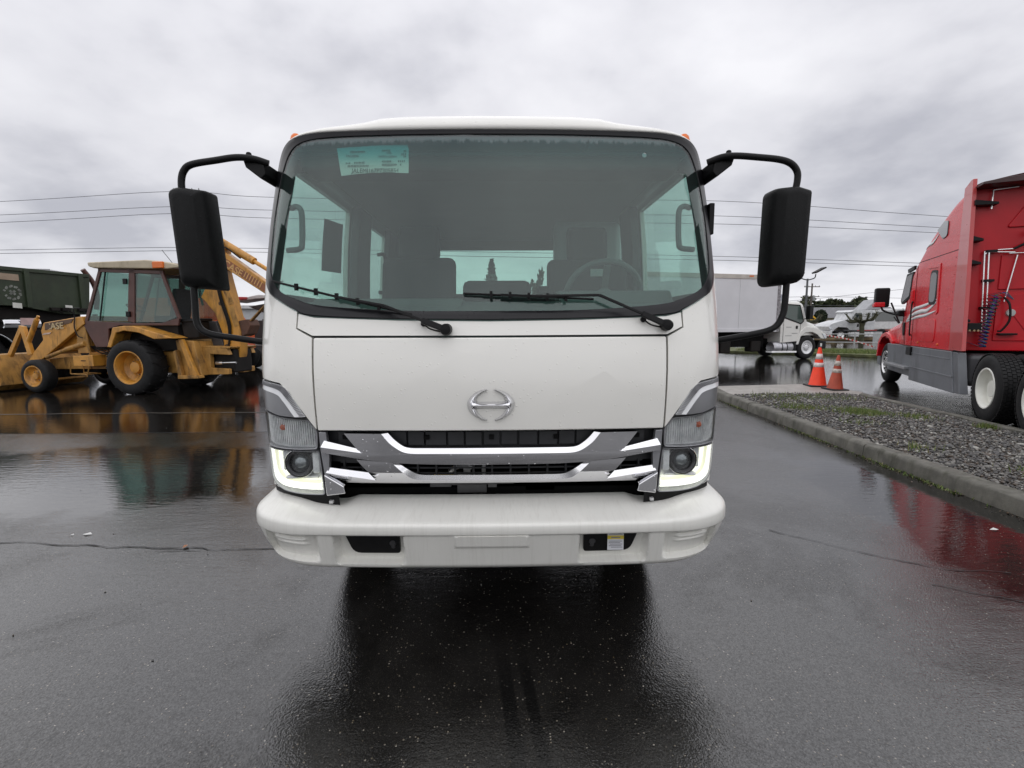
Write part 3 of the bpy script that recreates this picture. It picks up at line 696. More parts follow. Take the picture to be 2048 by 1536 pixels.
for a, b in zip(xs_[:-1], xs_[1:]):
    gg = G(); c = (a+b)/2; d = random.uniform(.03,.042)
    gg.box(a+.004, b-.004, FS(c,.98)+d, FS(c,.98)+d+.02, .962 if abs(c) < .45 else .93, 1.026); gg.obj('grille_plate', MGP, bk, bevel=.003).location = (0,0,0)
for x in (-.66,-.29,.0,.29,.66):
    gg = G(); gg.box(x-.011, x+.011, FS(x,1)+.022, FS(x,1)+.034, .992, 1.012); gg.obj('plate_slot', MDARK, bk).location = (0,0,0)
for i in range(17):
    x = -.68+1.36*i/16
    gg = G(); gg.box(x-.004, x+.004, FS(x,.86)+.05, FS(x,.86)+.075, .80, .90); gg.obj('grille_slat', MGP, bk).location = (0,0,0)
for z in (.825,.850,.875):
    gg = G(); gg.grid([[(x, FS(x,z)+.058, z+d) for x in np.linspace(-.7,.7,15)] for d in (-.004,.004)]); gg.obj('grille_slat', MGP, bk).location = (0,0,0)
gg = G(); gg.box(-.28,-.12,2.26,2.28,.862,.876); gg.obj('yellow_label', M('yellow_label', (.55,.36,.02), .5), truck)
gg = G(); gg.tube(catmull([(-.20,2.24,.815),(-.17,2.23,.84),(-.13,2.23,.845),(-.10,2.24,.835)], 6), .012, 10); gg.box(-.135,-.105,2.225,2.245,.81,.85); gg.tube([(-.04,2.23,.80),(-.04,2.23,.87)], .01); gg.obj('coolant_pipe', M('pipe_metal', (.5,.5,.5), .35, .9), truck)
gg = G(); gg.box(-.17,-.03,2.27,2.30,.70,.765); gg.box(-.3,-.2,2.27,2.30,.73,.77); gg.tube([(-.2,2.24,.76),(0.1,2.24,.765)], .012); gg.box(-.02,.02,2.20,2.24,.75,.775); gg.box(.16,.3,2.3,2.34,.7,.76); gg.obj('latch_bracket', M('bracket_grey', (.10,.10,.10), .4, .6), truck)
gg = G(); gg.box(-1.0,1.0,2.36,2.40,.45,1.45); gg.box(-.72,.72,2.30,2.34,.45,.80); gg.obj('radiator', MDARK, truck)

# --- emblem: two tapering crescents and a waisted bar, ridged
eg = G(); ecx, ecz, rx, rz = 0.0, 1.155, .103, .071
def ey(x, z, d): return FS(x, z)-.006-d
for s in (-1, 1):
    A, B, C_ = [], [], []
    for i in range(33):
        t = -80+160*i/32; c, sn = math.cos(R(t)), math.sin(R(t)); w = .006+.038*max(0, 1-abs(t)/80)**0.8
        for lst, k, d in ((A, 0, 0), (B, 0.5, .013), (C_, 1, 0)):
            x = s*(rx-w*k)*c; z = ecz+(rz-w*k*0.75)*sn; lst.append((x, ey(x, z, d), z))
    eg.grid([A, B, C_])
A, B, C_ = [], [], []
for i in range(25):
    x = -.084+.168*i/24; h = .0095+.013*(abs(x)/.084)**5; 
    for lst, z, d in ((A, ecz+h, 0), (B, ecz+.001, .013), (C_, ecz-h, 0)): lst.append((x, ey(x, z, d), z))
eg.grid([A, B, C_]); em = eg.obj('emblem', MCHR, truck, ang=25); sm = em.modifiers.new('t','SOLIDIFY'); sm.thickness = .006; sm.offset = -1

# --- roof with raised centre
def zr(x): return lerp(abs(x), [0,.40,.52,.56,.60,.66,.80,.92,.98,1.02,1.05], [2.500,2.498,2.490,2.478,2.466,2.455,2.437,2.415,2.395,2.372,2.33])
def wtop(x): return lerp(abs(x), [0,.652,.78,.89,.965,1.015,1.043], [2.403,2.402,2.400,2.397,2.386,2.351,2.29])
rows = []
xs_ = sorted(set([round(v, 4) for v in list(np.linspace(-1.043, 1.043, 61))+[-.52,-.56,-.6,.52,.56,.6,-1.02,1.02,1.035,-1.035]]))
for t in (0, .15, .35, .6, .85, 1.0):
    r_ = []
    for x in xs_:
        z0, z1 = wtop(x), zr(x); y0 = FS(x, min(z0,2.44)); a = t*PI/2
        y = y0 + (1-math.cos(a))*.14*(0.3+0.7*min(1, (z1-z0)/.08) if z1 > z0 else .3)+.0; z = z0+(z1-z0)*math.sin(a)
        r_.append((x, y, z))
    rows.append(r_)
for y in (2.62,2.75,3.2,4.0,4.7,4.98):
    rows.append([(x*(1.0), max(y, rows[5][i][1]+.02*(y-2.5)), zr(x)+.012*math.sin(min((y-2.5)/2.5,1)*PI)) for i, x in enumerate(xs_)])
rows.append([(x*.98, 5.05, zr(x)-.05) for x in xs_])
g = G(); g.grid(rows); roof = g.obj('roof', MW, truck, ang=60); sm = roof.modifiers.new('t','SOLIDIFY'); sm.thickness = .02; sm.offset = -1
for s in (-1, 1):
    gg = G(); gg.lathe([(0,.045),(.014,.042),(.024,.031),(.029,.012),(.030,-.02)], (s*.968, 2.565, 2.402), 'Z', 18); gg.obj('marker_light', MORG, truck)
# headliner inside
g = G(); g.grid([[(x, y, z) for x in np.linspace(-.96,.96,9)] for y, z in ((2.50,2.34),(2.62,2.355),(3.0,2.37),(3.7,2.37),(4.97,2.36))]); hl_ = g.obj('headliner', MLIN, truck); sm = hl_.modifiers.new('t','SOLIDIFY'); sm.thickness = .02
g = G(); g.box(-.95,.95,2.52,2.74,2.26,2.34); g.obj('overhead_shelf', M('shelf_grey', (0.13,0.135,0.135), 0.8), truck, bevel=.03)

# --- cab sides, doors, windows
def side(outl, name, mat, s, par=None, inset=0.0, thick=.035, bev=.004):
    me = sheet(outl, lambda a, b, d: (s*(hw(b)-inset-d), a, b), thick, (), [0.7,1.0,1.3,1.6,1.75,1.9,2.05,2.2,2.3,2.4])
    return mk(name, me, mat, par or truck, bev, 40)
def ye(z): return FS(hw(z), z)
for s in (-1, 1):
    side([(ye(.8)-.02,.72),(3.52,.72),(3.52,1.655),(ye(1.655)-.02,1.655),(ye(1.3)-.02,1.3)], 'door', MW, s)
    side([(3.53,.72),(4.62,.72),(4.62,1.655),(3.53,1.655)], 'door', MW, s)
    side([(4.63,.72),(5.05,.72),(5.03,2.36),(4.63,2.36)], 'rear_quarter', MW, s)
    side([(ye(1.66)-.03,1.66),(2.455,1.66),(2.46,1.70),(2.64,2.28),(2.74,2.335),(ye(2.36)+.0,2.37),(ye(2.2)-.03,2.2),(ye(2.0)-.03,2.0),(ye(1.8)-.03,1.8)], 'front_pillar', MW, s)
    side([(3.57,1.66),(3.85,1.66),(3.85,2.335),(3.60,2.335)], 'door_pillar', MW, s)
    side([(2.76,2.30),(4.63,2.30),(4.63,2.375),(2.68,2.375)], 'roof_rail', MW, s, inset=.004)
    side([(2.44,1.64),(3.59,1.64),(3.62,2.32),(2.63,2.32)], 'side_window', SDG, s, inset=.016, thick=.004, bev=0)
    side([(3.78,1.64),(4.65,1.64),(4.65,2.32),(3.80,2.32)], 'side_window', SDG, s, inset=.016, thick=.004, bev=0)
    # inner trim
    side([(ye(1.66)+.01,.8),(5.0,.8),(5.0,1.655),(ye(1.66)+.01,1.655)], 'door_trim', MINT, s, inset=.05, thick=.05, bev=.01)
    side([(2.38,1.655),(2.45,1.655),(2.645,2.28),(2.80,2.33),(2.80,2.36),(2.54,2.36)], 'pillar_trim', MINT, s, inset=.037, thick=.02, bev=.006)
    side([(3.57,1.655),(3.90,1.655),(3.90,2.34),(3.60,2.34)], 'pillar_trim', MINT, s, inset=.04, thick=.07, bev=.015)
    side([(4.60,1.655),(5.0,1.655),(5.0,2.36),(4.55,2.36)], 'pillar_trim', MINT, s, inset=.04, thick=.06, bev=.015)
    g = G(); g.tube(catmull([(s*.985,2.50,2.075),(s*.945,2.47,2.075),(s*.918,2.455,2.05),(s*.915,2.45,1.98),(s*.918,2.445,1.90),(s*.93,2.445,1.872),(s*1.0,2.47,1.868)], 5), .0135, 10); g.obj('grab_handle', M('handle_grey', (.16,.165,.17), .6), truck)
    g = G(); g.tube(catmull([(s*.93,3.92,2.05),(s*.88,3.92,2.05),(s*.87,3.92,2.0),(s*.87,3.92,1.80),(s*.88,3.92,1.76),(s*.93,3.92,1.76)], 4), .014, 8); g.obj('grab_handle', MINTD, truck)
side([(3.10,1.84),(3.46,1.86),(3.48,2.19),(3.14,2.16)], 'window_placard', M('placard_dark', (.05,.055,.06), .6), -1, inset=.024, thick=.003, bev=0)
# back wall round the rear window
g = G(); yb = 5.0
for x0, x1, z0, z1 in ((-1.0,1.0,.75,1.795),(-1.0,1.0,2.245,2.37),(-1.0,-.60,1.795,2.245),(.60,1.0,1.795,2.245)): g.box(x0,x1,yb,yb+.04,z0,z1)
g.obj('cab_back', MINT, truck)
g = G(); g.box(-.61,.61,yb+.012,yb+.018,1.785,2.255); g.obj('rear_window', SDG, truck)
g = G(); g.box(-1.02,1.02,2.30,5.02,.72,.78); g.obj('cab_floor', MDARK, truck)
# dash, steering wheel, seats
g = G(); g.prism([(2.26,1.50),(2.33,1.555),(2.55,1.62),(2.72,1.625),(2.76,1.58),(2.74,1.2),(2.45,1.0),(2.28,1.2)], -.97, .97, 'X'); g.obj('dashboard', M('dash_grey', (.115,.125,.125), .6), truck, bevel=.02)
g = G(); g.prism([(2.50,1.60),(2.56,1.675),(2.72,1.685),(2.76,1.60)], .34, .93, 'X'); g.obj('instrument_cluster', M('dash_grey2', (.10,.108,.108), .65), truck, bevel=.015)
g = G(); g.prism([(2.42,1.57),(2.50,1.635),(2.70,1.64),(2.74,1.58)], -.90, -.15, 'X'); g.obj('dash_tray', M('dash_grey2', (.10,.108,.108), .65), truck, bevel=.015)
g = G(); tilt = Matrix.Translation((.63,2.86,1.665)) @ Matrix.Rotation(R(-58), 4, 'X')
pts = [(.215*math.cos(2*PI*i/40), .215*math.sin(2*PI*i/40), 0) for i in range(41)]
g.tube(pts, .017, 10, cap=False); g.box(-.2,.2,-.02,.02,-.03,-.01); g.box(-.018,.018,-.2,.02,-.03,-.01); g.lathe([(0,-.0),(.05,-.005),(.065,-.03),(.05,-.06)], (0,0,0), 'Z', 20); g.xf(tilt); g.obj('steering_wheel', M('wheel_grey', (.17,.175,.175), .6), truck)
def seat(x, y, z, w, name='seat'):
    st = G(); st.box(x-w/2, x+w/2, y-.42, y, z, z+.16); o_ = st.obj(name, MINTD, truck, bevel=.06, seg=3)
    b = G(); b.prism([(y-.06,z+.1),(y+.08,z+.1),(y+.20,z+.72),(y+.08,z+.72)], x-w/2, x+w/2, 'X'); b.obj('seat_back', MINTD, o_, bevel=.05, seg=3).location = (0,0,0)
    h = G(); h.prism([(y+.08,z+.70),(y+.19,z+.70),(y+.22,z+.93),(y+.12,z+.94)], x-.14, x+.14, 'X'); h.obj('headrest', MINTD, o_, bevel=.04, seg=3).location = (0,0,0)
    return o_
seat(-.52, 3.30, 1.24, .50); seat(.62, 3.25, 1.22, .54)
g = G(); g.box(-.22,.24,3.0,3.4,1.2,1.42); g.prism([(3.25,1.38),(3.36,1.38),(3.42,1.80),(3.34,1.80)], -.22, .24, 'X'); g.obj('centre_seat', MINTD, truck, bevel=.05)
g = G(); g.box(-.9,.9,4.2,4.7,1.15,1.32); g.prism([(4.6,1.3),(4.76,1.3),(4.86,1.80),(4.74,1.80)], -.9, .9, 'X'); g.obj('rear_bench', MINTD, truck, bevel=.05, seg=3)
for x in (-.55, -.02, .5):
    g = G(); g.prism([(4.74,1.78),(4.84,1.78),(4.86,1.87),(4.78,1.88)], x-.13, x+.13, 'X'); g.obj('headrest', MINTD, truck, bevel=.04, seg=3)
g = G(); g.box(.60,.70,3.10,3.105,1.80,1.845); g.obj('seat_tag', M('tag_pale', (.6,.6,.58), .6), truck)
g = G(); g.prism([(3.36,1.9),(3.5,1.9),(3.5,2.2),(3.4,2.2)], .40, .86, 'X'); g.obj('seat_cover', M('plastic_cover', (.30,.31,.31), .35), truck, bevel=.05, seg=3)

# --- wipers
def wiper(piv, elbow, t0, t1):
    def P(q, d): return (q[0], FS(q[0], q[1])-d, q[1])
    a = G(); a.lathe([(.0,-.05),(.022,-.048),(.026,-.03),(.026,.01)], P(piv, 0), 'Y', 18); w_ = a.obj('wiper', MBLK, truck)
    b = G(); b.bar(P(piv,.035), tuple((Vector(P(piv,.045))*.62+Vector(P(elbow,.05))*.38)), .026, .016, (0,-1,.3)); b.bar(tuple((Vector(P(piv,.045))*.64+Vector(P(elbow,.05))*.36)), P(elbow,.045), .013, .008, (0,-1,.3)); mid_ = tuple(Vector(t0).lerp(Vector(t1), .52)); b.bar(P(elbow,.045), P(mid_,.036), .012, .008, (0,-1,.3)); b.obj('wiper_arm', MBLK, w_, bevel=.003).location = (0,0,0)
    n_ = 14; pts = [Vector(t0).lerp(Vector(t1), i/n_) for i in range(n_+1)]
    c = G(); c.tube([P(p,.012) for p in pts], .0055, 6); c.tube([P(p, .022) for p in pts[2:-2]], .004, 6)
    for i in (3,5,7,9,11): c.bar(P(pts[i],.012), P(pts[i],.03), .012, .03)
    c.bar(P(pts[4],.034), P(pts[10],.034), .012, .01); c.obj('wiper_blade', MBLK, w_).location = (0,0,0)
    h = G(); o_ = (piv[0]-.10, piv[1]+.025)
    h.tube(catmull([P((o_[0],o_[1]),.012), P((o_[0]+.03,o_[1]-.022),.012), P((piv[0]-.02,piv[1]-.01),.012)], 5), .0035, 6); h.lathe([(0,-.014),(.012,-.012),(.013,0)], P(o_, 0), 'Y', 12); h.obj('washer_hose', MBLK, w_).location = (0,0,0)
wiper((-.192,1.482), (-.46,1.586), (-1.008,1.706), (-.345,1.548))
wiper((.778,1.497), (.476,1.628), (-.119,1.638), (.455,1.612))

# --- mirrors on tubular arms
def mirror(s, head_o, arm_up, arm_dn, dz=0.0):
    y = 2.36
    rt_ = thing_part = None
    g = G()
    ho = round_poly(head_o, [.045,.045,.012,.012,.03][:len(head_o)], 4)
    cxm = sum(p[0] for p in ho)/len(ho); czm = sum(p[1] for p in ho)/len(ho); rows = []
    for sc, d in ((.55,-.062),(.80,-.056),(.93,-.038),(.985,-.012),(1.0,.02),(1.0,.06),(.985,.066)):
        rows.append([(cxm+(a-cxm)*(sc if sc > .9 else sc), y+d+(0.10*(a-cxm)*s), czm+(b-czm)*(sc+(1-sc)*.55)) for a, b in ho])
    g.grid(rows, True); k = len(ho); g.f.append(tuple(range(k))); g.f.append(tuple(range(len(g.v)-k, len(g.v))))
    m_ = g.obj('side_mirror', M('mirror_plastic', (.0055,.0058,.006), .5, spec=.14, var=.15, vs=40, bump=.25, bs=250, drops=.3), truck, ang=50)
    gl = G(); rows = [[(cxm+(a-cxm)*.9, y+.068, czm+(b-czm)*.93) for a, b in ho]]; gl.v = rows[0]; gl.f = [tuple(range(k))]; gl.obj('mirror_glass', M('mirror_silver', (.8,.8,.8), .02, 1.0, var=0), m_).location = (0,0,0)
    a = G(); a.tube(catmull([(x, y-.01+d, z) for x, z, d in arm_up], 6), .0150, 12); a.obj('mirror_arm', MBLK, m_).location = (0,0,0)
    a = G(); a.tube(catmull([(x, y-.01+d, z) for x, z, d in arm_dn], 6), .0150, 12); a.obj('mirror_arm', MBLK, m_).location = (0,0,0)
    b = G(); e_ = arm_up[-1]; b.prism([(s*1.145,2.262+dz),(s*1.135,2.232+dz),(s*1.065,2.178+dz),(s*1.045,2.20+dz),(s*1.05,2.258+dz),(s*1.10,2.272+dz)], y+.02, y+.26, 'Y'); b.lathe([(0,.03),(.012,.028),(.013,0)], (s*1.115, y+.02, 2.268+dz), 'Z', 12); b.obj('mirror_bracket', MBLK, m_, bevel=.006).location = (0,0,0)
mirror(-1, [(-1.475,2.118),(-1.425,2.135),(-1.293,2.115),(-1.262,1.668),(-1.445,1.682)],
       [(-1.416,2.10,0),(-1.414,2.165,0),(-1.398,2.208,0),(-1.36,2.234,0),(-1.25,2.252,.0),(-1.16,2.266,.005),(-1.09,2.265,.02),(-1.03,2.25,.04)],
       [(-1.397,1.70,0),(-1.398,1.60,0),(-1.398,1.53,0),(-1.38,1.488,0),(-1.33,1.462,.0),(-1.22,1.443,.01),(-1.12,1.425,.04),(-1.06,1.415,.08)])
mirror(1, [(1.305,2.122),(1.42,2.136),(1.498,2.118),(1.486,1.695),(1.297,1.673)][::-1],
       [(1.420,2.10,0),(1.430,2.165,0),(1.425,2.205,0),(1.395,2.238,0),(1.34,2.256,0),(1.24,2.266,0),(1.14,2.274,.005),(1.08,2.273,.02),(1.02,2.255,.04)],
       [(1.409,1.70,0),(1.407,1.60,0),(1.402,1.55,0),(1.378,1.497,0),(1.33,1.468,0),(1.23,1.445,.01),(1.133,1.425,.04),(1.06,1.41,.08)], .01)
for s in (1,):
    g = G(); g.box(s*1.07, s*1.096, 2.46, 2.54, 1.94, 2.09); g.obj('window_deflector', MBLK, truck, bevel=.005)

# --- bumper: one swept skin with pressed pockets
prof = [(2.24,.702,1.06,0),(2.19,.700,1.075,1),(2.10,.677,1.09,1),(2.03,.6595,1.107,.8),(2.012,.6550,1.112,.7),(2.0042,.6520,1.114,.6),(1.9992,.6468,1.1155,.5),(1.9972,.640,1.1165,.4),(1.9966,.628,1.117,.2),(1.9966,.609,1.117,0),(1.9985,.6045,1.116,0),(2.004,.6008,1.1125,0)]
NLO = 26
for i in range(NLO+1):
    t = i/NLO; prof.append((2.005+.042*t, .5985-.1525*t, 1.112-.050*t**1.5, 0))
prof += [(2.056,.435,1.053,0),(2.064,.427,1.043,0),(2.085,.422,1.03,0),(2.15,.425,1.0,0)]
def rbox(x, z, cx, cz, hx, hz, r):
    qx, qz = abs(x-cx)-hx+r, abs(z-cz)-hz+r
    return math.hypot(max(qx,0), max(qz,0))+min(max(qx,qz),0)-r
def plan(u, hwid):
    X0 = .80*hwid/1.12; a = abs(u); sg = 1 if u >= 0 else -1
    if a < .72: x = X0*a/.72; return sg*x, .022*(x/.8)**2
    if a < .96:
        th = (a-.72)/.24*PI/2; return sg*(X0+(hwid-X0)*math.sin(th)), .022+.27*(1-math.cos(th))
    return sg*(hwid-.004*(a-.96)/.04), .292+.12*(a-.96)/.04
us = np.linspace(-1, 1, 341); rows = []
for j, (yy, zz, hh, lift) in enumerate(prof):
    r_ = []
    for u in us:
        x, dy = plan(u, hh); ax = abs(x); z = zz + lift*.022*sstep(.66,.98,ax); y = yy+dy
        if j <= 7:   # tread pads pressed into the top
            for cx, hx in ((0,.345),(-.55,.15),(.55,.15)):
                y_ = yy
                if 2.02 < y_ < 2.15: z -= .004*sstep(-.012, .004, -rbox(x, y_, cx, 2.085, hx, .05, .02)+.0)
            z -= .018*sstep(.62,.70,ax)*(1-sstep(.78,.90,ax))*(1 if yy > 2.1 else 0)
        if 11 < j < 12+NLO+2:
            y += .055*sstep(.0, .013, -rbox(ax, zz, .535, .535, .155, .092, .03))
            y += .038*sstep(.0, .013, -rbox(ax, zz, .885, .545, .128, .088, .03))
            y -= .016*sstep(.0,.010,-rbox(ax, zz, .90, .585, .085, .010, .008)) + .016*sstep(.0,.010,-rbox(ax, zz, .905, .560, .085, .010, .008))+.016*sstep(.0,.010,-rbox(ax, zz, .90, .537, .08, .008, .008))
            q = rbox(x, zz, 0, .572, .162, .034, .015); y -= .006*sstep(.0, .006, -q)
        r_.append((x, y, z))
    rows.append(r_)
g = G(); g.grid(rows); bump = g.obj('bumper', MBUMP, truck, ang=70)
for s in (-1, 1):
    o_ = round_poly([(s*.405,.603),(s*.410,.490),(s*.618,.490),(s*.652,.603)], [.004,.012,.035,.004], 4)
    me = sheet(o_, lambda a, b, d: (a, 2.005+.042*(.598-b)/.152+.022*(a/.8)**2+.038+d, b), .03, [-.6,-.5,.5,.6])
    cv = mk('fog_lamp_cover', me, MBLK, bump, .003, 40); cv.location = (0,0,0)
    gg = G(); xx = s*.445 if s > 0 else -.438
    gg.lathe([(.0,-.006),(.013,-.006),(.016,0),(.016,.01)], (xx, 2.066, .545), 'Y', 14); gg.lathe([(.0,-.005),(.009,-.005),(.010,.008)], (xx, 2.073, .526), 'Y', 10); gg.obj('cover_screw', M('screw_black', (.03,.03,.032), .35), cv).location = (0,0,0)
gg = G(); gg.box(-.165,.165,2.022,2.034,.5365,.5385); gg.obj('plate_pad_shadow_line', M('edge_shadow', (.30,.29,.26), .6), bump).location = (0,0,0)  # grey strip painted as the shadow along the plate pad's lower edge
# warning label stuck on the right fog cover
lab = thing('warning_label', 'white and yellow warning sticker on the black fog lamp cover', 'sticker', (.548, 2.058, .547))
g = G(); g.box(-.036,.036,-.002,.001,-.041,.041); g.obj('sticker', M('label_white', (.62,.63,.66), .4, var=.05), lab)
g = G(); g.box(-.036,.036,-.004,-.0022,.010,.026); g.obj('yellow_band', M('label_yellow', (.62,.50,.06), .4), lab)
g = G()
for z, a, b in ((.036,-.028,.026),(.031,-.03,.03),(.0,-.028,.028),(-.007,-.03,.02),(-.014,-.025,.03),(-.021,-.03,.026),(-.028,-.02,.03)): g.box(a,b,-.0036,-.0022,z-.0012,z+.0012)
g.box(-.02,.02,-.0058,-.0042,.0155,.0205)
g.obj('print_line', M('label_print', (.22,.22,.24), .6), lab)
# --- paper sheet inside the windshield
def wsp(x, z, d): return Vector((x, FS(x, z)+d, z))
pap = thing('paper_sheet', 'white shipping paper with a vehicle number taped inside the windshield', 'paper', (-.55, 2.36, 2.25), world=True)
pc = [(-.690,2.188),(-.376,2.196),(-.378,2.318),(-.716,2.322)]
g = G(); rows = []
for j in range(7):
    t = j/6; rows.append([tuple(wsp((pc[0][0]*(1-t)+pc[3][0]*t)*(1-q)+(pc[1][0]*(1-t)+pc[2][0]*t)*q, (pc[0][1]*(1-t)+pc[3][1]*t)*(1-q)+(pc[1][1]*(1-t)+pc[2][1]*t)*q+.008*math.sin(q*PI), .018)) for q in np.linspace(0,1,9)])
g.grid(rows); o = g.obj('sheet', M('paper_white', (.80,.82,.80), .7, var=.03), pap)
g = G(); g.grid([[tuple(wsp(x, z+(.004 if x > -.6 else -.004), .03)) for x in np.linspace(-.66,-.385,6)] for z in (2.28, 2.333)]); g.obj('back_sheet', M('paper_white', (.80,.82,.80), .7, var=.03), pap)
MINK = M('ink', (.02,.025,.03), .7)
def pap_text(txt, x, z, size, sx=1.0, tilt=0.02, bold=0.0):
    p = wsp(x, z, .014); q = (wsp(x, z+.05, .014)-wsp(x, z-.05, .014)).normalized()
    xr = Vector((1, .0, tilt)); xr -= q*xr.dot(q); xr.normalize(); nz = xr.cross(q)
    return text_obj('number_print', txt, size, MINK, p, (xr, q, nz), pap, .0003, 'CENTER', sx, bold)
pap_text('JALEMJ167P7305854', -.530, 2.2085, .030, .86, .035)
pap_text('TACOMA', -.640, 2.281, .017, .85); pap_text('MADE IN JAPAN', -.475, 2.276, .0125, .95, .0); pap_text('USA', -.468, 2.293, .014, .9, .0)
g = G()
for x0, x1, z in ((-.65,-.58,2.302),(-.50,-.46,2.305),(-.40,-.385,2.30),(-.41,-.385,2.286),(-.40,-.385,2.275),(-.63,-.58,2.249),(-.67,-.645,2.247),(-.50,-.455,2.253),(-.425,-.39,2.253),(-.66,-.56,2.234),(-.50,-.43,2.237),(-.415,-.41,2.236)):
    k = max(1, int((x1-x0)/.007))
    for i in range(k):
        a = x0+(x1-x0)*i/k; h = random.uniform(.0035,.0055); p0, p1 = wsp(a, z-h, .0145), wsp(a+.0045, z+h, .0145)
        g.add([p0, (p1.x, p0.y, p0.z), p1, (p0.x, p1.y, p1.z)], [(0,1,2,3)])
tag(g.obj('small_print', M('ink_pale', (.14,.17,.17), .7), pap), kind='stuff')
# inspection sticker and smear at the passenger corner
g = G(); p = wsp(.72, 2.285, .006); g.lathe([(0,0),(.010,0),(.011,.002)], p, 'Y', 14); tag(g.obj('round_sticker', M('sticker_pale', (.6,.55,.55), .5)), 'tiny pale round sticker on the windshield glass above the steering wheel', 'sticker')

# --- chassis, axles and wheels under the cab
g = G(); g.box(-.47,-.38,2.4,8.6,.58,.82); g.box(.38,.47,2.4,8.6,.58,.82)
for y in (3.6,5.4,6.8,8.4): g.box(-.42,.42,y,y+.1,.6,.78)
g.obj('frame_rail', MDARK, truck)
g = G(); g.tube([(-.8,3.15,.42),(.8,3.15,.42)], .06, 12); g.box(-.5,.5,3.0,3.3,.36,.46); g.obj('axle', MDARK, truck)
g = G(); g.tube([(-.8,6.9,.42),(.8,6.9,.42)], .08, 12); g.obj('axle', MDARK, truck)
g = G(); g.box(-.36,.36,2.9,4.4,.42,1.0); g.obj('engine_block', MDARK, truck, bevel=.03)
def wheel(par, x, y, z, R_, wd, rim, side=1, axis='X', mrim=None, name='wheel', dish=.06, lug=8, tread=0, hub=.12, hubm=None, hi=.85):
    """tyre with rim and hub; outer face at (x,y,z), tyre body extends wd inwards (away from side)"""
    mrim = mrim or MW
    t = G(); w = wd
    profl = [(rim, -.012),(rim+.02, .0),(rim+(R_-rim)*.45, .004),(R_-.06, -.002),(R_-.02, -.022),(R_, -.05),(R_, -w/2),(R_, -w+.05),(R_-.02,-w+.022),(R_-.06,-w),(rim+.02,-w),(rim,-w+.012)]
    t.lathe(profl, (x,y,z), axis, 48, side)
    if tread:
        k = tread
        for row, off in ((-.25,0),(.25,.5)):
            for i in range(k):
                a = 2*PI*(i+off)/k; ca, sa = math.cos(a), math.sin(a)
                for q in range(1):
                    r0, r1 = R_-.012, R_+.028
                    vs = []
                    for rr in (r0, r1):
                        for h, da in ((-.02, -.022),(-.02,.028),(-w*.46,.13),(-w*.46,.085)):
                            hh = h if row < 0 else -w-h
                            aa = a+da*(1.0)
                            rad = rr if abs(h) > .03 else rr-.02
                            p = {'Y': (x+rad*math.cos(aa), y+side*hh, z+rad*math.sin(aa)), 'X': (x+side*hh, y+rad*math.cos(aa), z+rad*math.sin(aa))}[axis]
                            vs.append(p)
                    t.add(vs, [(0,1,2,3),(7,6,5,4),(0,4,5,1),(1,5,6,2),(2,6,7,3),(3,7,4,0)])
    to = t.obj(name, MTYRE, par, ang=40)
    r = G(); r.lathe([(rim+.012,-.004),(rim+.006,.006),(rim-.012,.004),(rim-.03,-.02),(rim-.045,-dish*.7),(rim*.62,-dish),(hub*1.15,-dish*hi),(hub,-dish*(hi-.3)),(hub*.92,-dish*(hi-.42)),(hub*.3,-dish*(hi-.45)),(0,-dish*(hi-.45))], (x,y,z), axis, 40, side)
    ro = r.obj('rim', mrim, to, ang=40); ro.location = (0,0,0)
    nuts = G()
    for i in range(lug):
        a = 2*PI*i/lug; rr = hub*1.32
        p = {'Y': (x+rr*math.cos(a), y-side*dish*min(.97,hi+.1), z+rr*math.sin(a)), 'X': (x-side*dish*min(.97,hi+.1), y+rr*math.cos(a), z+rr*math.sin(a))}[axis]
        nuts.lathe([(0,.022),(.010,.022),(.013,0)], p, axis, 8, side)
    no = nuts.obj('lug_nuts', hubm or M('nut_steel', (.25,.22,.2), .5, .6), to); no.location = (0,0,0)
    return to
for s in (-1, 1):
    wheel(truck, s*.98, 3.15, .40, .40, .23, .24, s)
    wheel(truck, s*1.02, 6.9, .40, .40, .50, .24, s)
g = G(); g.box(-1.0,1.0,2.45,2.5,.5,.9); g.obj('splash_panel', MDARK, truck)
# ------------------------------------------------------------------ backhoe loader (local frame: X forward, +Y side faces the camera, origin at the near rear wheel)
MYEL = M('loader_yellow', (0.56, 0.265, 0.040), 0.42, var=0.16, vs=3, grime=0.85, gcol=(0.11,0.06,0.022), gs=2.2, coat=.15)
MYELD = M('loader_yellow_worn', (0.40, 0.21, 0.05), 0.55, var=0.25, vs=4, grime=0.9, gcol=(0.07,0.04,0.02), gs=3)
MBRN = M('cab_brown', (0.085, 0.035, 0.028), 0.45, var=0.2, grime=.3)
MCRM = M('roof_cream', (0.50, 0.43, 0.31), 0.55, var=0.1, grime=0.4, gcol=(.2,.16,.1))
MHYD = M('hydraulic_dark', (0.011,0.009,0.008), .55, var=.3, spec=.2)
CABG = glass_mat('loader_glass', (0.62,0.76,0.72), .9, 1.5, 0.10, None, 0.0, (.35,.42,.42))
bh = thing('backhoe_loader', 'old yellow backhoe loader with brown cab parked on the wet lot', 'backhoe', (-8.213,10.793,0), math.atan2(.1689,-.9856))
def P3(name, pts, y0, y1, mat, par=bh, bev=.01, rnd=0):
    g = G(); g.prism(round_poly(pts, rnd, 3) if rnd else pts, y0, y1, 'Y'); return g.obj(name, mat, par, bevel=bev)
wheel(bh, 0.0, 0.0, .60, .60, .46, .36, 1, 'Y', MYEL, dish=.27, lug=8, tread=15, hub=.13, hi=.98)
wheel(bh, 0.0, -2.10, .60, .60, .46, .36, -1, 'Y', MYEL, dish=.27, lug=8, tread=15, hub=.13, hi=.98)
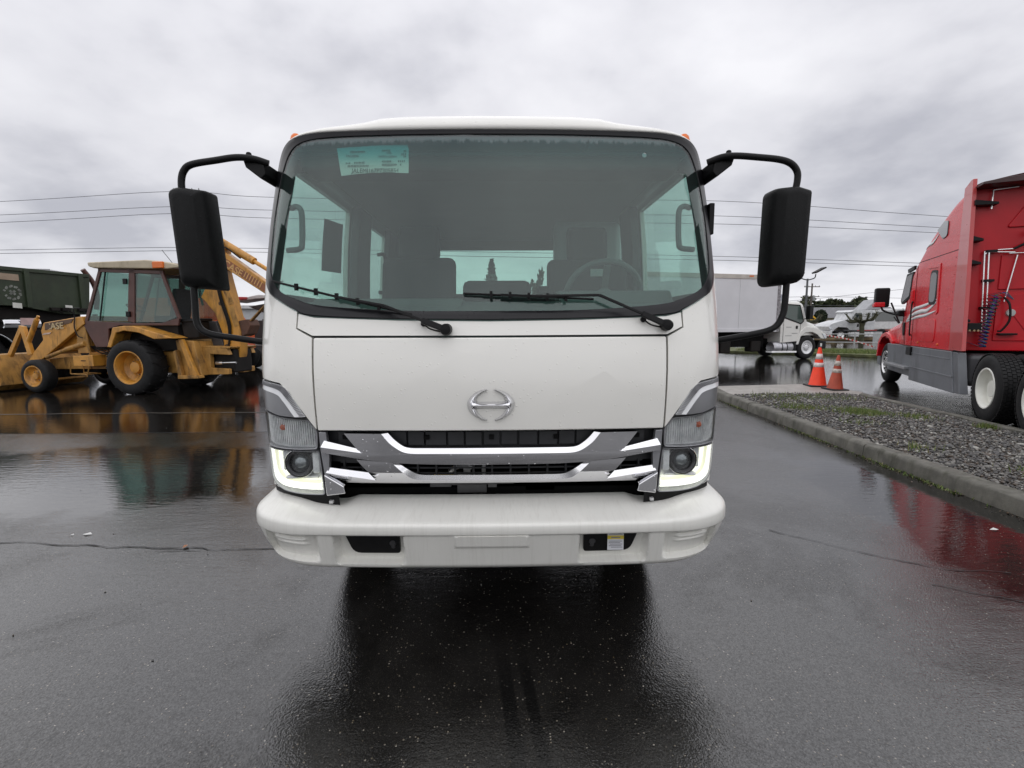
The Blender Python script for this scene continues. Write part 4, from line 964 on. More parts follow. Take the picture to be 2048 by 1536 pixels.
wheel(bh, 2.56, -.02, .38, .38, .28, .235, 1, 'Y', MYEL, dish=.10, lug=6, hub=.08)
wheel(bh, 2.56, -1.95, .38, .38, .28, .235, -1, 'Y', MYEL, dish=.10, lug=6, hub=.08)
# chassis and engine hood
P3('chassis', [(2.75,.50),(2.75,.75),(1.0,.88),(-.9,.95),(-.95,.45),(.2,.42),(1.2,.52)], -1.6, -.55, MYELD)
g = G(); g.tube([(0,-.4,.6),(0,-1.7,.6)], .14, 14); g.obj('axle', MHYD, bh)
g = G(); g.tube([(2.56,-.25,.38),(2.56,-1.7,.38)], .09, 12); g.box(2.4,2.7,-1.4,-.6,.35,.6); g.obj('axle', MHYD, bh)
P3('hood', [(2.52,1.615),(1.48,1.76),(1.47,1.0),(2.62,.85),(2.80,1.0),(2.62,1.163)], -1.55, -.50, MYEL, bev=.03)
P3('hood_grille', [(2.66,1.16),(2.56,1.56),(2.60,1.56),(2.82,1.02),(2.80,1.0)], -1.5, -.55, MHYD)
g = G(); g.tube([(1.75,-.9,1.70),(1.75,-.9,1.80)], .05, 12); g.obj('exhaust', MHYD, bh)
# loader arms on both sides
for y0, y1 in ((-.42,-.32),(-1.78,-1.68)):
    P3('loader_arm', [(1.40,1.56),(1.44,1.74),(2.50,1.60),(2.60,1.42),(2.57,1.20),(2.93,.86),(3.12,.60),(3.04,.50),(2.60,.78),(1.78,1.32)], y0, y1, MYEL, bev=.02)
    g = G(); g.tube([(2.55,(y0+y1)/2+.02,.80),(1.98,(y0+y1)/2+.02,.98)], .045, 12); g.tube([(1.98,(y0+y1)/2+.02,.98),(1.45,(y0+y1)/2+.02,1.12)], .06, 12); g.obj('lift_cylinder', MYELD, bh)
    P3('bucket_link', [(3.68,.60),(3.76,.66),(3.18,1.54),(3.09,1.50)], y0+.02, y1, MYEL); P3('bucket_link', [(3.06,1.52),(3.18,1.54),(3.02,.84),(2.90,.86)], y0+.03, y1+.02, MYEL)
    g = G(); g.tube([(3.02,y1-.03,1.15),(2.70,y1-.03,1.68)], .055, 12); g.tube([(2.70,y1-.03,1.68),(2.655,y1-.03,1.755)], .03, 10); g.tube([(3.09,y1-.03,1.03),(3.02,y1-.03,1.15)], .03, 8); g.obj('bucket_cylinder', MYEL, bh)
    P3('arm_post', [(1.36,.9),(1.68,.9),(1.66,1.5),(1.42,1.52)], y0+.03, y1-.03, MYELD)
# bucket
bo = [(3.36,.87),(3.24,.86),(3.11,.58),(3.05,.16),(3.22,.03),(3.9,.02),(3.9,.05),(3.26,.07),(3.13,.2),(3.18,.55),(3.30,.80),(3.45,.88)]
bo = [(a+.34,b) for a,b in bo]
bk_ = P3('loader_bucket', bo, -1.95, .05, MYELD, bev=.008)
for y in (-1.95,.02):
    P3('bucket_side', [(3.70,.88),(3.58,.86),(3.44,.55),(3.39,.16),(3.56,.03),(4.22,.03),(4.08,.3)], y, y+.03, MYELD, bk_, .005)
# cab
yc0, yc1 = -.35, -1.75
for y, s in ((yc0, 1), (yc1, -1)):
    a, b = (y-.05, y) if s > 0 else (y, y+.05)
    P3('cab_frame', [(1.43,1.60),(.90,2.80),(.82,2.80),(1.33,1.63)], a, b, MBRN)
    P3('cab_frame', [(.28,1.62),(.12,2.78),(-.03,2.78),(.10,1.58)], a, b, MBRN)
    P3('cab_frame', [(-.98,1.70),(-.64,2.72),(-.72,2.72),(-1.07,1.66)], a, b, MBRN)
    P3('cab_frame', [(.92,2.72),(.92,2.80),(-.74,2.72),(-.72,2.64)], a, b, MBRN)
    P3('cab_side_panel', [(1.45,1.64),(1.45,1.53),(1.18,1.04),(.845,1.04),(.80,1.45),(.50,1.53),(-1.0,1.52),(-1.05,1.70),(-.6,1.58),(.1,1.58)], a, b, MBRN)
    ym = (a+b)/2
    for q in ([(1.33,1.63),(.84,2.73),(.12,2.73),(.27,1.62)], [(.09,1.60),(-.03,2.72),(-.70,2.66),(-1.0,1.71),(-.65,1.60)], [(1.34,1.50),(.83,1.47),(.90,1.12),(1.16,1.12)]):
        g = G(); g.prism(q, ym-.004, ym+.004, 'Y'); g.obj('cab_window', CABG, bh)
    g = G(); g.bar((.72,b+.006 if s > 0 else a-.006,2.72),(.99,b+.006 if s > 0 else a-.006,1.64), .025, .02); g.obj('door_bar', MBLK, bh)
for z in (2.50,1.78):
    g = G(); g.box(.17,.27,-.35,-.31,z-.06,z+.06); g.obj('door_hinge', MBLK, bh, bevel=.01)
g = G(); g.prism([(1.36,1.66),(.86,2.74),(.84,2.74),(1.34,1.66)], yc1+.05, yc0-.05, 'Y'); g.obj('cab_window', CABG, bh)
P3('cab_roof', [(1.10,2.93),(1.08,2.84),(.95,2.80),(-.9,2.74),(-1.22,2.76),(-1.22,2.83),(-.8,2.91),(-.4,2.95)], yc1-.08, yc0+.08, MCRM, bev=.03)
P3('roof_visor', [(-.84,2.76),(-1.30,2.72),(-1.26,2.84),(-.86,2.88)], yc1-.06, yc0+.06, MBRN, bev=.015)
for y in (yc0+.06, yc1-.14):
    g = G(); g.box(-.86,-.60,y,y+.07,2.755,2.90); g.obj('roof_lamp', MORG, bh, bevel=.02)
for y in (yc0-.15, yc1+.1):
    g = G(); g.box(-1.36,-1.28,y,y+.16,2.735,2.82); g.obj('work_lamp', M('lamp_white', (.7,.7,.68), .25), bh, bevel=.015)
g = G(); g.tube([(-.85,-.5,2.9),(-.62,-.5,3.18)], .006, 6); g.obj('antenna', MBLK, bh)
P3('cab_interior', [(1.2,1.0),(1.2,1.62),(.6,1.55),(-.9,1.55),(-.9,.95)], yc1+.1, yc0-.1, MHYD)
g = G(); g.box(-.5,.05,-1.3,-.8,1.5,1.75); g.prism([(-.5,1.7),(-.62,2.35),(-.50,2.38),(-.36,1.72)], -1.3, -.8, 'Y'); g.obj('operator_seat', MINTD, bh, bevel=.04)
g = G(); g.tube([(.75+.18*math.cos(t), -1.05+.18*math.sin(t), 1.95+.09*math.cos(t)) for t in np.linspace(0, 2*PI, 24)], .014, 8, cap=False); g.tube([(.75,-1.05,1.95),(.9,-1.05,1.6)], .03, 8); g.obj('steering_wheel', MBLK, bh)
# fenders, step, handrail
for y0, y1 in ((-.50,-.06),(-2.04,-1.60)):
    P3('fender', [(.565,1.05),(.425,1.353),(.38,1.484),(.09,1.52),(-.155,1.518),(-.68,1.376),(-1.14,1.245),(-.64,1.225),(-.29,1.362),(.09,1.41),(.30,1.36),(.38,1.20),(.46,1.04)], y0, y1, MYEL, bev=.02)
P3('tool_box', [(1.72,.60),(1.72,.84),(1.18,.86),(1.18,.60)], -.62, -.25, MYEL, bev=.015)
g = G(); g.box(1.38,1.5,-.26,-.245,.72,.74); g.obj('box_latch', MBLK, bh)
g = G(); g.tube([(1.80,-.25,.70),(1.82,-.25,.43),(1.36,-.25,.41),(1.30,-.25,.60)], .014, 8); g.tube([(1.80,-.55,.70),(1.82,-.55,.43),(1.36,-.55,.41)], .014, 8); g.box(1.38,1.8,-.55,-.25,.405,.42); g.obj('step', MYELD, bh)
g = G(); g.tube(catmull([(1.60,-.30,1.72),(1.60,-.29,1.88),(1.57,-.29,1.92),(1.42,-.29,1.92)], 4), .012, 8); g.tube(catmull([(1.60,-.30,1.75),(1.63,-.29,1.5),(1.56,-.29,1.30),(1.45,-.3,1.25)], 4), .012, 8); g.obj('handrail', MBLK, bh)
# lettering on the loader arm
P3('decal', [(2.46,1.43),(2.45,1.585),(1.66,1.69),(1.72,1.60)], -.322, -.308, M('decal_brown', (.10,.055,.03), .5), bev=0)
text_obj('lettering', 'CASE', .20, M('letter_cream', (.52,.40,.22), .5), (2.19,-.303,1.515), ((-1,0,.10),(.0,0,1),(0,1,0)), bh, .002, 'CENTER', 1.15, .004)
P3('decal', [(2.56,1.32),(2.50,1.36),(2.30,1.38),(2.34,1.34)], -.322, -.308, M('decal_pale', (.55,.42,.34), .5), bev=0)
# hose clutter
g = G()
for i in range(5): g.tube(catmull([(1.5+.05*i,-.5,1.05),(1.2-.1*i,-.42,.92+.03*i),(.9,-.45,.86+.02*i),(.6,-.5,.92)], 5), .014, 6)
g.obj('hydraulic_hose', MHYD, bh)
# rear console, stabilisers, swing frame
P3('rear_console', [(-.98,1.62),(-1.02,1.30),(-1.12,1.22),(-1.40,1.24),(-1.42,1.60),(-1.34,1.64)], -.80, -.45, MHYD, bev=.03)
P3('rear_console', [(-.92,1.66),(-1.46,1.68),(-1.46,1.61),(-.94,1.59)], -.84, -.42, MBLK, bev=.02)
P3('rear_frame', [(-.85,1.20),(-1.30,1.18),(-1.45,.40),(-.95,.38)], -1.75, -.40, MYELD, bev=.02)
for y in (-.38,-1.85):
    P3('stabiliser', [(-1.02,1.22),(-1.12,1.22),(-1.42,.42),(-1.30,.40)], y, y+.09, MYEL, bev=.01)
    P3('stabiliser', [(-.86,.95),(-.95,.98),(-1.05,.40),(-.95,.38)], y, y+.09, MYELD, bev=.01)
    P3('stabiliser_foot', [(-1.0,.34),(-1.5,.36),(-1.48,.42),(-1.0,.42)], y-.05, y+.16, MYELD, bev=.01)
P3('swing_frame', [(-1.30,1.02),(-1.95,1.0),(-2.0,.86),(-1.52,.88),(-1.52,.56),(-1.95,.54),(-1.95,.42),(-1.30,.40)], -.72, -.60, MYELD, bev=.012)
P3('swing_frame', [(-1.30,1.02),(-1.95,1.0),(-2.0,.86),(-1.52,.88),(-1.52,.56),(-1.95,.54),(-1.95,.42),(-1.30,.40)], -1.5, -1.38, MYELD, bev=.012)
P3('swing_frame', [(-1.30,1.06),(-2.05,1.04),(-2.02,1.0),(-1.30,1.02)], -1.5, -.60, MYELD, bev=.01)
g = G(); g.tube([(-1.55,-.75,.66),(-1.72,-.75,.67)], .05, 12); g.tube([(-1.72,-.75,.67),(-2.05,-.75,.68)], .022, 10); g.obj('swing_cylinder', M('rod_chrome', (.7,.7,.7), .15, .9), bh)
g = G(); g.box(-2.0,-1.35,-1.35,-.75,.45,.98); g.obj('valve_block', MHYD, bh, bevel=.03)
P3('swing_tower', [(-1.30,1.04),(-1.60,1.04),(-1.44,1.62),(-1.22,1.62)], -1.15, -.95, M('tower_grey', (.07,.065,.065), .5), bev=.02)
# boom, dipper, bucket
bm_ = P3('boom', [(-1.66,.62),(-1.60,1.36),(-1.45,1.80),(-1.20,2.10),(-1.12,2.16),(-1.45,2.7),(-1.50,3.15),(-1.62,3.42),(-1.80,3.40),(-1.78,2.70),(-2.08,1.36),(-2.03,.86),(-1.95,.66),(-1.80,.58)], -1.18, -.92, MYEL, bev=.02)
g = G(); g.lathe([(0,.03),(.07,.03),(.07,0),(.10,0),(.10,-.3)], (-1.90,-.92,.72), 'Y', 18); g.lathe([(0,.012),(.045,.012),(.05,0)], (-1.62,-.92,2.02), 'Y', 14); g.obj('pivot_pin', M('pin_dark', (.10,.06,.035), .5, .4), bm_)
for a, b in (((-1.70,2.55),(-1.90,2.0)),((-1.88,1.95),(-2.0,1.5))):
    g = G(); g.bar((a[0],-.915,a[1]),(b[0],-.915,b[1]), .13, .008, (0,1,0)); g.obj('wear_patch', MYELD, bm_)
for dy, off in ((0,.0),(.035,.03),(-.035,.06)):
    g = G(); g.tube(catmull([(-1.75,-.90+dy*.3,.95),(-1.86+off,-.89,1.5),(-1.70+off,-.89,2.1),(-1.60+off,-.89,2.7),(-1.60+off,-.89,3.1),(-1.80,-.92,3.28),(-2.2,-.93,3.02)], 5), .016, 6); g.obj('hydraulic_hose', MHYD, bh)
for q in ((-1.62,3.30),(-1.72,1.05),(-1.72,.70)):
    g = G(); g.lathe([(0,.04),(.035,.04),(.04,.03),(.04,-.3)], (q[0],-.92,q[1]), 'Y', 12); g.obj('pivot_pin', M('pin_dark', (.10,.06,.035), .5, .4), bh)
P3('dipper', [(-1.50,3.32),(-1.48,3.02),(-1.70,2.86),(-2.85,2.15),(-3.0,2.2),(-2.98,2.34),(-1.75,3.20)], -1.15, -.95, MYEL, bev=.02)
g = G(); g.tube([(-1.55,-1.05,3.48),(-2.45,-1.05,2.96)], .085, 14); g.tube([(-2.45,-1.05,2.96),(-2.95,-1.05,2.66)], .045, 10); g.obj('dipper_cylinder', MYEL, bh)
md = (-2.12,-.944,2.76); dx = Vector((-.85,0,-.53)).normalized(); dz = Vector((-.53,0,.85)).normalized()
P3('decal', [(-1.66,3.13),(-1.72,2.90),(-2.75,2.26),(-2.86,2.36)], -.949, -.946, M('decal_rust', (.26,.095,.04), .5), bev=0)
text_obj('lettering', 'CASE', .22, M('letter_tan', (.62,.36,.13), .5), (-1.98,-.942,2.80), (dx, dz, Vector((0,1,0))), bh, .002, 'CENTER', 1.0, .004)
for i in range(7):
    c = Vector((-2.27,-.944,2.66))+dx*(.062*i)*1.2
    g = G(); g.bar(c-dz*.07, c+dz*.07, .022, .004, (0,1,0)); g.obj('decal_bar', M('letter_tan', (.62,.36,.13), .5), bh)
P3('digging_bucket', [(-2.0,1.62),(-2.26,1.66),(-2.32,1.52),(-2.22,1.32),(-2.06,1.26),(-1.95,1.36)], -1.30, -.95, M('bucket_rust', (.10,.045,.028), .7, var=.3, grime=.5), bev=.02)
P3('digging_bucket_link', [(-2.9,2.2),(-2.98,2.25),(-2.30,1.62),(-2.22,1.60)], -1.1, -1.0, MYELD)

# ------------------------------------------------------------------ green military dump body at the far left (face runs back to the right)
MGRN = M('army_green', (0.022, 0.034, 0.016), .55, var=.25, vs=2, grime=.3, gcol=(.05,.045,.03))
gt = thing('green_dump_truck', 'dark green military dump truck with white round stencil behind the backhoe', 'truck', (-17.4,16.8,0), math.atan2(.951,.309))
# local X runs along the visible face (away from camera), +Y away from the face, -Y towards the camera
def P4(name, pts, y0, y1, mat, par=gt, bev=.01):
    g = G(); g.prism(pts, y0, y1, 'Y'); return g.obj(name, mat, par, bevel=bev)
bed = P4('dump_bed', [(-3.0,2.28),(0.9,2.25),(2.2,2.0),(3.15,1.98),(3.3,3.56),(-3.0,3.60)], 0, 2.4, MGRN)
for x in (-1.7,1.15,2.85):
    P4('bed_rib', [(x,2.2),(x+.16,2.2),(x+.16,3.55),(x,3.55)], -.09, 0, MGRN)
P4('bed_rail', [(-3,3.48),(3.25,3.44),(3.25,3.56),(-3,3.62)], -.06, 0, MGRN)
P4('canvas_patch', [(.35,3.36),(1.02,3.34),(1.02,3.12),(.35,3.14)], -.02, -.004, M('patch_tan', (.34,.26,.19), .8), bev=0)
g = G()
for i in range(10):
    a = 2*PI*i/10+.2
    if i in (7,): continue
    g.box(-.11,-.03,-.012,-.004,.26,.36,Matrix.Translation((.80,0,2.70)) @ Matrix.Diagonal((.72,1,.72,1)) @ Matrix.Rotation(a, 4, 'Y'))
    g.box(.02,.10,-.012,-.004,.24,.34,Matrix.Translation((.80,0,2.70)) @ Matrix.Diagonal((.72,1,.72,1)) @ Matrix.Rotation(a, 4, 'Y'))
g.box(-.14,.14,-.012,-.004,-.05,.05,Matrix.Translation((.80,0,2.70)) @ Matrix.Diagonal((.72,1,.72,1)) @ Matrix.Rotation(.7, 4, 'Y')); g.box(-.14,.14,-.012,-.004,-.05,.05,Matrix.Translation((.80,0,2.70)) @ Matrix.Diagonal((.72,1,.72,1)) @ Matrix.Rotation(-.7, 4, 'Y'))
g.obj('round_stencil', M('stencil_white', (.17,.18,.16), .7, var=.5, vs=6), gt)
P4('white_plate', [(.76,2.36),(1.02,2.34),(1.02,2.16),(.76,2.18)], -.02, -.004, M('plate_white', (.62,.62,.58), .6), bev=0)
for x in (1.95,2.3,2.85):
    g = G(); g.box(x-.14,x+.14,-.16,-.02,2.10,2.22); g.tube([(x+.1,-.1,2.1),(x+.25,-.1,2.02)], .03, 8); g.obj('bracket', MHYD, gt, bevel=.02)
P4('white_plate', [(2.25,2.32),(2.48,2.31),(2.48,2.22),(2.25,2.23)], -.18, -.165, M('plate_white', (.62,.62,.58), .6), bev=0)
g = G(); g.lathe([(0,-.05),(.07,-.04),(.08,0)], (-.35,0,2.2), 'Y', 14); g.obj('marker_lamp', M('amber_dull', (.5,.24,.02), .4), gt)
g = G(); g.box(-3,3.2,.5,.65,1.35,1.75); g.box(-3,3.2,1.75,1.9,1.35,1.75); g.box(-2.5,3.0,.3,2.1,1.7,2.2); g.obj('frame', MHYD, gt)
g = G(); g.lathe([(0,0),(.16,0),(.18,.02),(.18,1.05),(.16,1.07),(0,1.07)], (.30,-.15,1.62), 'X', 24); g.obj('chrome_tank', MCHR, gt)
P4('tank_label', [(.75,1.82),(1.2,1.82),(1.2,1.58),(.75,1.58)], -.345, -.33, M('label_pink', (.55,.38,.36), .5), bev=0)
for x in (-1.7,-.2,2.6):
    wheel(gt, x, -.1, .62, .62, .4, .32, -1, 'Y', MHYD, dish=.12)
    wheel(gt, x, 2.5, .62, .62, .4, .32, 1, 'Y', MHYD, dish=.12)
g = G(); pts = [(.80*math.cos(t), .80*math.sin(t)) for t in np.linspace(R(15), R(165), 20)]
g.grid([[(-.2+a*k, y, .55+b*k) for a, b in pts] for k, y in ((1,-.35),(1.02,-.1),(1.02,.3))]); o = g.obj('chrome_fender', M('fender_chrome', (.62,.64,.66), .12, 1.0, var=.05), gt); sm = o.modifiers.new('t','SOLIDIFY'); sm.thickness = .02
g = G(); g.box(-.2,2.9,.3,2.1,.25,1.4); g.obj('axle_housing', MHYD, gt, bevel=.05)
g = G(); g.tube(catmull([(3.55,.2,2.2),(3.62,.2,2.8),(3.5,.2,3.3),(3.2,.2,3.75)], 5), .09, 10); g.obj('exhaust_stack', MBRN, gt)

# ------------------------------------------------------------------ orange machine between backhoe cab and boom
MORN = M('machine_orange', (0.62, 0.10, 0.025), .4, var=.1, grime=.25, coat=.2)
om = thing('orange_tractor', 'orange tractor with glazed cab standing behind the backhoe', 'tractor', (-10.4,15.4,0), R(8))
def P5(name, pts, y0, y1, mat, par=om, bev=.02):
    g = G(); g.prism(pts, y0, y1, 'Y'); return g.obj(name, mat, par, bevel=bev)
P5('body', [(-.9,.9),(1.0,.9),(1.1,2.38),(-.95,2.38)], 0, 1.5, MORN)
P5('hood', [(1.0,.8),(2.1,.75),(2.1,1.35),(1.7,1.95),(1.05,2.15)], .3, 1.2, MORN)
P5('engine_vent', [(.34,1.80),(.56,1.80),(.56,2.05),(.34,2.05)], -.03, -.002, MHYD, bev=.005)
P5('fender', [(1.15,1.0),(2.05,.95),(2.0,1.3),(1.6,1.62),(1.2,1.7)], -.2, .3, MORN)
for a, b in (((-.9,2.15),(-.75,3.25)),((1.05,2.15),(.85,3.25)),((.1,2.15),(.08,3.25))):
    for y in (.03,1.45):
        g = G(); g.bar((a[0],y,a[1]),(b[0],y,b[1]), .07); g.obj('cab_post', MBLK, om)
g = G(); g.prism([(-.88,2.38),(1.03,2.38),(.83,3.22),(-.74,3.22)], .04, .05, 'Y'); g.obj('cab_window', glass_mat('tractor_glass', (.35,.5,.46), .9, 1.5, .25, None, 0, (.3,.42,.40)), om)
g = G(); g.prism([(-.88,2.2),(1.03,2.2),(.83,3.22),(-.74,3.22)], 1.42, 1.43, 'Y'); g.obj('cab_window', glass_mat('tractor_glass', (.35,.5,.46)), om)
P5('cab_roof', [(-.85,3.22),(.98,3.22),(.95,3.36),(-.8,3.36)], -.05, 1.55, MORN)
g = G(); g.box(-.4,.3,.4,1.1,2.1,2.5); g.box(-.5,-.35,.4,1.1,2.4,3.0); g.obj('operator_seat', MINTD, om, bevel=.05)
for x, r in ((-.5,.62),(1.6,.48)):
    wheel(om, x, -.15, r, r, .35, r*.55, -1, 'Y', MHYD, dish=.1); wheel(om, x, 1.65, r, r, .35, r*.55, 1, 'Y', MHYD, dish=.1)
# ------------------------------------------------------------------ grey flatbed trailer with loose load behind the boom
MGREY = M('trailer_grey', (.12,.125,.13), .5, var=.15, grime=.3)
ft = thing('flatbed_trailer', 'grey steel flatbed trailer behind the backhoe boom', 'trailer', (-9.6,17.6,0), R(4))
g = G(); g.box(-.4,4.2,0,2.3,.42,.80); g.obj('trailer_bed', MGREY, ft, bevel=.015)
g = G(); g.box(-.4,4.2,-.02,0,.80,.85); g.obj('bed_edge', M('edge_silver', (.45,.46,.47), .4, .5), ft)
for x in (.2,1.0,1.9):
    g = G(); g.box(x,x+.05,.02,.06,.85,1.75); g.obj('side_stake', MGREY, ft)
g = G(); g.box(.15,2.2,.03,.08,.95,1.7); g.obj('side_panel', M('panel_dark', (.055,.057,.06), .5, var=.2), ft)
for x in (.6,1.5): wheel(ft, x, -.05, .36, .36, .25, .2, -1, 'Y', MHYD, dish=.06)
sc = thing('scrap_bucket', 'dark loader bucket lying on the flatbed trailer', 'bucket', (-8.55,17.9,1.75), R(4))
g = G(); g.prism([(-.6,.45),(.9,.72),(1.0,.0),(.55,-.05)], 0, 1.0, 'Y'); g.obj('bucket_shell', M('scrap_dark', (.04,.036,.034), .5, var=.3), sc, bevel=.02)
tp = G(); tp.prism([(-1.0,.02),(-.2,.14),(.8,.20),(.85,.26),(-.1,.30),(-.95,.12)], 0, .9, 'Y'); o = tp.obj('tarpaulin', M('tarp_white', (.62,.60,.58), .6, var=.2, vs=1.5), None, bevel=.03); o.location = (-8.9,18.3,2.35); tag(o, 'white tarpaulin heaped on the flatbed trailer load', 'tarpaulin')
tp = G(); tp.prism([(-.5,.0),(.2,.05),(.22,.14),(-.45,.16)], 0, .4, 'Y'); o = tp.obj('red_tarpaulin', M('tarp_red', (.5,.06,.06), .5), None, bevel=.02); o.location = (-9.6,18.2,2.42); tag(o, 'small red tarpaulin beside the white one on the load', 'tarpaulin')
# black gantry post
bp_ = thing('black_gantry', 'black steel post with a long top beam behind the backhoe boom', 'gantry', (-9.1,16.3,0))
g = G(); g.box(-.12,.12,-.1,.1,0,4.05); g.obj('post', MHYD, bp_, bevel=.01)
g = G(); g.bar((-.85,0,4.20),(.14,0,4.02), .2, .2); g.obj('top_beam', MHYD, bp_, bevel=.01)
# pale building and distant scenery in the gap beside the cab
wb = thing('white_shed', 'low white shed with flat roof far behind the trailer', 'building', (-18.0,40,0))
g = G(); g.box(-3.5,4,0,5,0,2.9); g.obj('wall', M('shed_wall', (.50,.51,.52), .7, var=.06), wb)
g = G(); g.box(-3.7,4.2,-.3,5.3,2.9,3.15); g.obj('roof', M('shed_roof', (.60,.60,.60), .6), wb)
g = G(); g.box(.2,1.3,-.04,0,0,2.1); g.obj('door', M('shed_door', (.30,.31,.32), .6), wb)
# white trailer roof showing over the green truck
wt = thing('white_box_trailer', 'white box trailer whose roof shows above the green truck', 'trailer', (-32,27,0), R(14))
g = G(); g.box(-6,6.5,0,2.5,1.1,4.75); g.obj('box_body', M('trailer_white', (.72,.72,.74), .5, var=.03), wt, bevel=.03)
g = G(); g.box(-6,6.5,-.03,0,4.62,4.76); g.obj('top_rail', M('rail_grey', (.35,.35,.36), .4, .5), wt)
for x in (-4,-2.8): wheel(wt, x, -.02, .5, .5, .3, .28, -1, 'Y', MHYD)
g = G(); g.box(5.0,5.3,.3,.6,0,1.1); g.box(5.0,5.3,1.9,2.2,0,1.1); g.obj('landing_leg', MHYD, wt)
# ------------------------------------------------------------------ red sleeper tractor (local X forward, +Y = side towards the camera)
MRED = M('semi_red', (0.66, 0.010, 0.018), .26, var=.06, vs=1.5, coat=.22, spec=.35, grime=.14, gcol=(.16,.05,.045), gs=1.0, gm=(1.5,1.5,3.5), rvar=.08)
MREDD = M('semi_red_shaded', (0.50, 0.008, 0.016), .35, var=.12, vs=1.2, coat=.1, spec=.3)  # darker cab red for the back wall, its shading put into the colour
MSKIRT = M('skirt_grey', (0.14, 0.15, 0.165), .38, var=.12, vs=1.2, grime=.35, gcol=(.08,.08,.08), gs=1.2)
MRIMW = M('rim_white', (.78,.78,.72), .35, var=.08, grime=.2, gcol=(.4,.36,.28))
MALU = M('polished_alloy', (.72,.72,.72), .2, .9, var=.1)
DKG = M('tinted_glass', (.035,.045,.045), .06, var=.05, coat=1.0)
SWH = M('swoosh_white', (.72,.72,.72), .35, var=.03)
rs = thing('red_sleeper_tractor', 'red sleeper cab road tractor with grey side skirt seen from behind', 'semi truck', (7.253,7.098,0), math.atan2(.9021,.4316))
WD = 2.46
TU = [1.45,2.0,2.5,3.2,3.9,4.25,4.55,4.8,5.1,6.1,6.7,7.0,7.12]; TZ = [3.84,3.74,3.58,3.27,2.86,2.52,2.08,1.80,1.64,1.46,1.24,1.0,.8]
def bu(u): return lerp(u, [1.45,4.2,4.8,5.2,6.2,7.0,7.12], [0,.0,.07,.12,.10,.22,.35])
def zb(u): return lerp(u, [1.45,4.0,5.4,5.55,5.75,6.1,6.5,6.7,6.8,7.12], [1.02,1.02,1.02,1.03,1.10,1.13,1.08,.95,.62,.55])
rows = []
us_ = list(np.linspace(1.45,4.0,14))+list(np.linspace(4.15,4.9,8))+list(np.linspace(5.0,6.9,14))+[7.0,7.08,7.12]
for u in us_:
    T = lerp(u, TU, TZ); b = bu(u); z0 = zb(u); cr = lerp(u, [1.45,3.5,4.5,7.1], [.12,.22,.12,.06]); rr = min(lerp(u, [1.45,4.3,5,7.1], [.22,.28,.30,.25]), (T-z0)*.8)
    half = []
    for t in np.linspace(0, 1, 9): half.append((-b, z0+(T-rr-z0)*t))
    for t in np.linspace(0, PI/2, 8)[1:]:
        half.append((-b-rr*1.15*(1-math.cos(t)), T-rr+rr*math.sin(t)))
    yl = half[-1][0]
    for t in (.25,.5,.75,1.0): half.append((yl+(-WD/2-yl)*t, T+cr*math.sin(t*PI/2)))
    full_ = half+[(-WD-y, z) for y, z in reversed(half[:-1])]
    rows.append([(u, y, z) for y, z in full_])
g = G(); g.grid(rows); k = len(rows[0]); g.f.append(tuple(range(len(g.v)-k, len(g.v)))); body = g.obj('cab_body', MRED, rs, ang=50)
def RS(name, pts, y0, y1, mat, par=rs, bev=.008, rnd=0.0):
    g = G(); g.prism(round_poly(pts, rnd, 4) if rnd else pts, y0, y1, 'Y'); return g.obj(name, mat, par, bevel=bev)
# side extender fairing
for y0, y1 in ((-.045,.012),(-WD-.012,-WD+.045)):
    RS('side_extender', [(1.05,1.03),(1.62,1.03),(1.62,3.78),(1.38,3.86),(1.30,3.86)], y0, y1, M('extender_red', (.52,.06,.06), .3, var=.05, coat=.5))
# windows, hatch, vents
def ys(u, z):
    T = lerp(u, TU, TZ); rr = .24; b = bu(u)
    return -b if z < T-rr else -b-rr*1.15*(1-math.cos(math.asin(min(1,(z-(T-rr))/rr))))
RS('door_window', [(4.05,2.57),(4.42,2.55),(4.70,2.02),(4.62,1.98),(4.15,2.10)], -.03, .012, DKG, bev=.006, rnd=.03)
RS('window_frame', [(4.00,2.62),(4.46,2.60),(4.76,2.02),(4.66,1.93),(4.10,2.05)], -.04, .006, MBLK, bev=.004, rnd=.04)
RS('sleeper_window', [(2.87,2.49),(2.54,2.46),(2.54,1.90),(2.87,1.91)], -.03, .014, DKG, bev=.006, rnd=.12)
RS('window_frame', [(2.91,2.54),(2.49,2.51),(2.49,1.85),(2.91,1.86)], -.03, .008, MBLK, bev=.004, rnd=.13)
RS('upper_window', [(2.76,3.28),(2.40,3.40),(2.22,3.36),(2.22,3.10),(2.42,3.06)], -.03, .016, DKG, bev=.006, rnd=.05)
RS('hatch', [(3.48,1.588),(2.40,1.578),(2.40,1.14),(3.36,1.12)], -.02, .010, MRED, bev=.006, rnd=.1)
RS('body_moulding', [(3.05,2.64),(2.40,2.62),(2.34,1.70),(2.42,1.66),(2.48,2.55),(3.05,2.58)], -.02, .016, MRED, bev=.006)
RS('vent_grille', [(4.40,2.70),(3.95,2.74),(3.95,2.66),(4.36,2.62)], -.03, .014, MBLK, bev=.004)
RS('door_trim', [(4.0,2.20),(3.86,2.22),(3.88,1.90),(4.02,1.92)], -.03, .03, MRED, bev=.02)
RS('door_handle', [(4.46,1.52),(4.32,1.52),(4.28,1.24),(4.40,1.22)], -.12, .012, MBLK, bev=.01, rnd=.04)
sm_ = G(); sm_.tube([(u_, ys(u_, 2.77)+.001, 2.77) for u_ in np.linspace(1.66,3.95,14)], .006, 5); sm_.obj('panel_seam', MDARK, rs)
for u0, z0, u1, z1 in ((4.55,1.85,4.22,1.03),(3.75,1.03,3.75,2.70)):
    g = G(); g.bar((u0,.001,z0),(u1,.001,z1), .014, .006, (0,1,0)); g.obj('panel_seam', MDARK, rs)
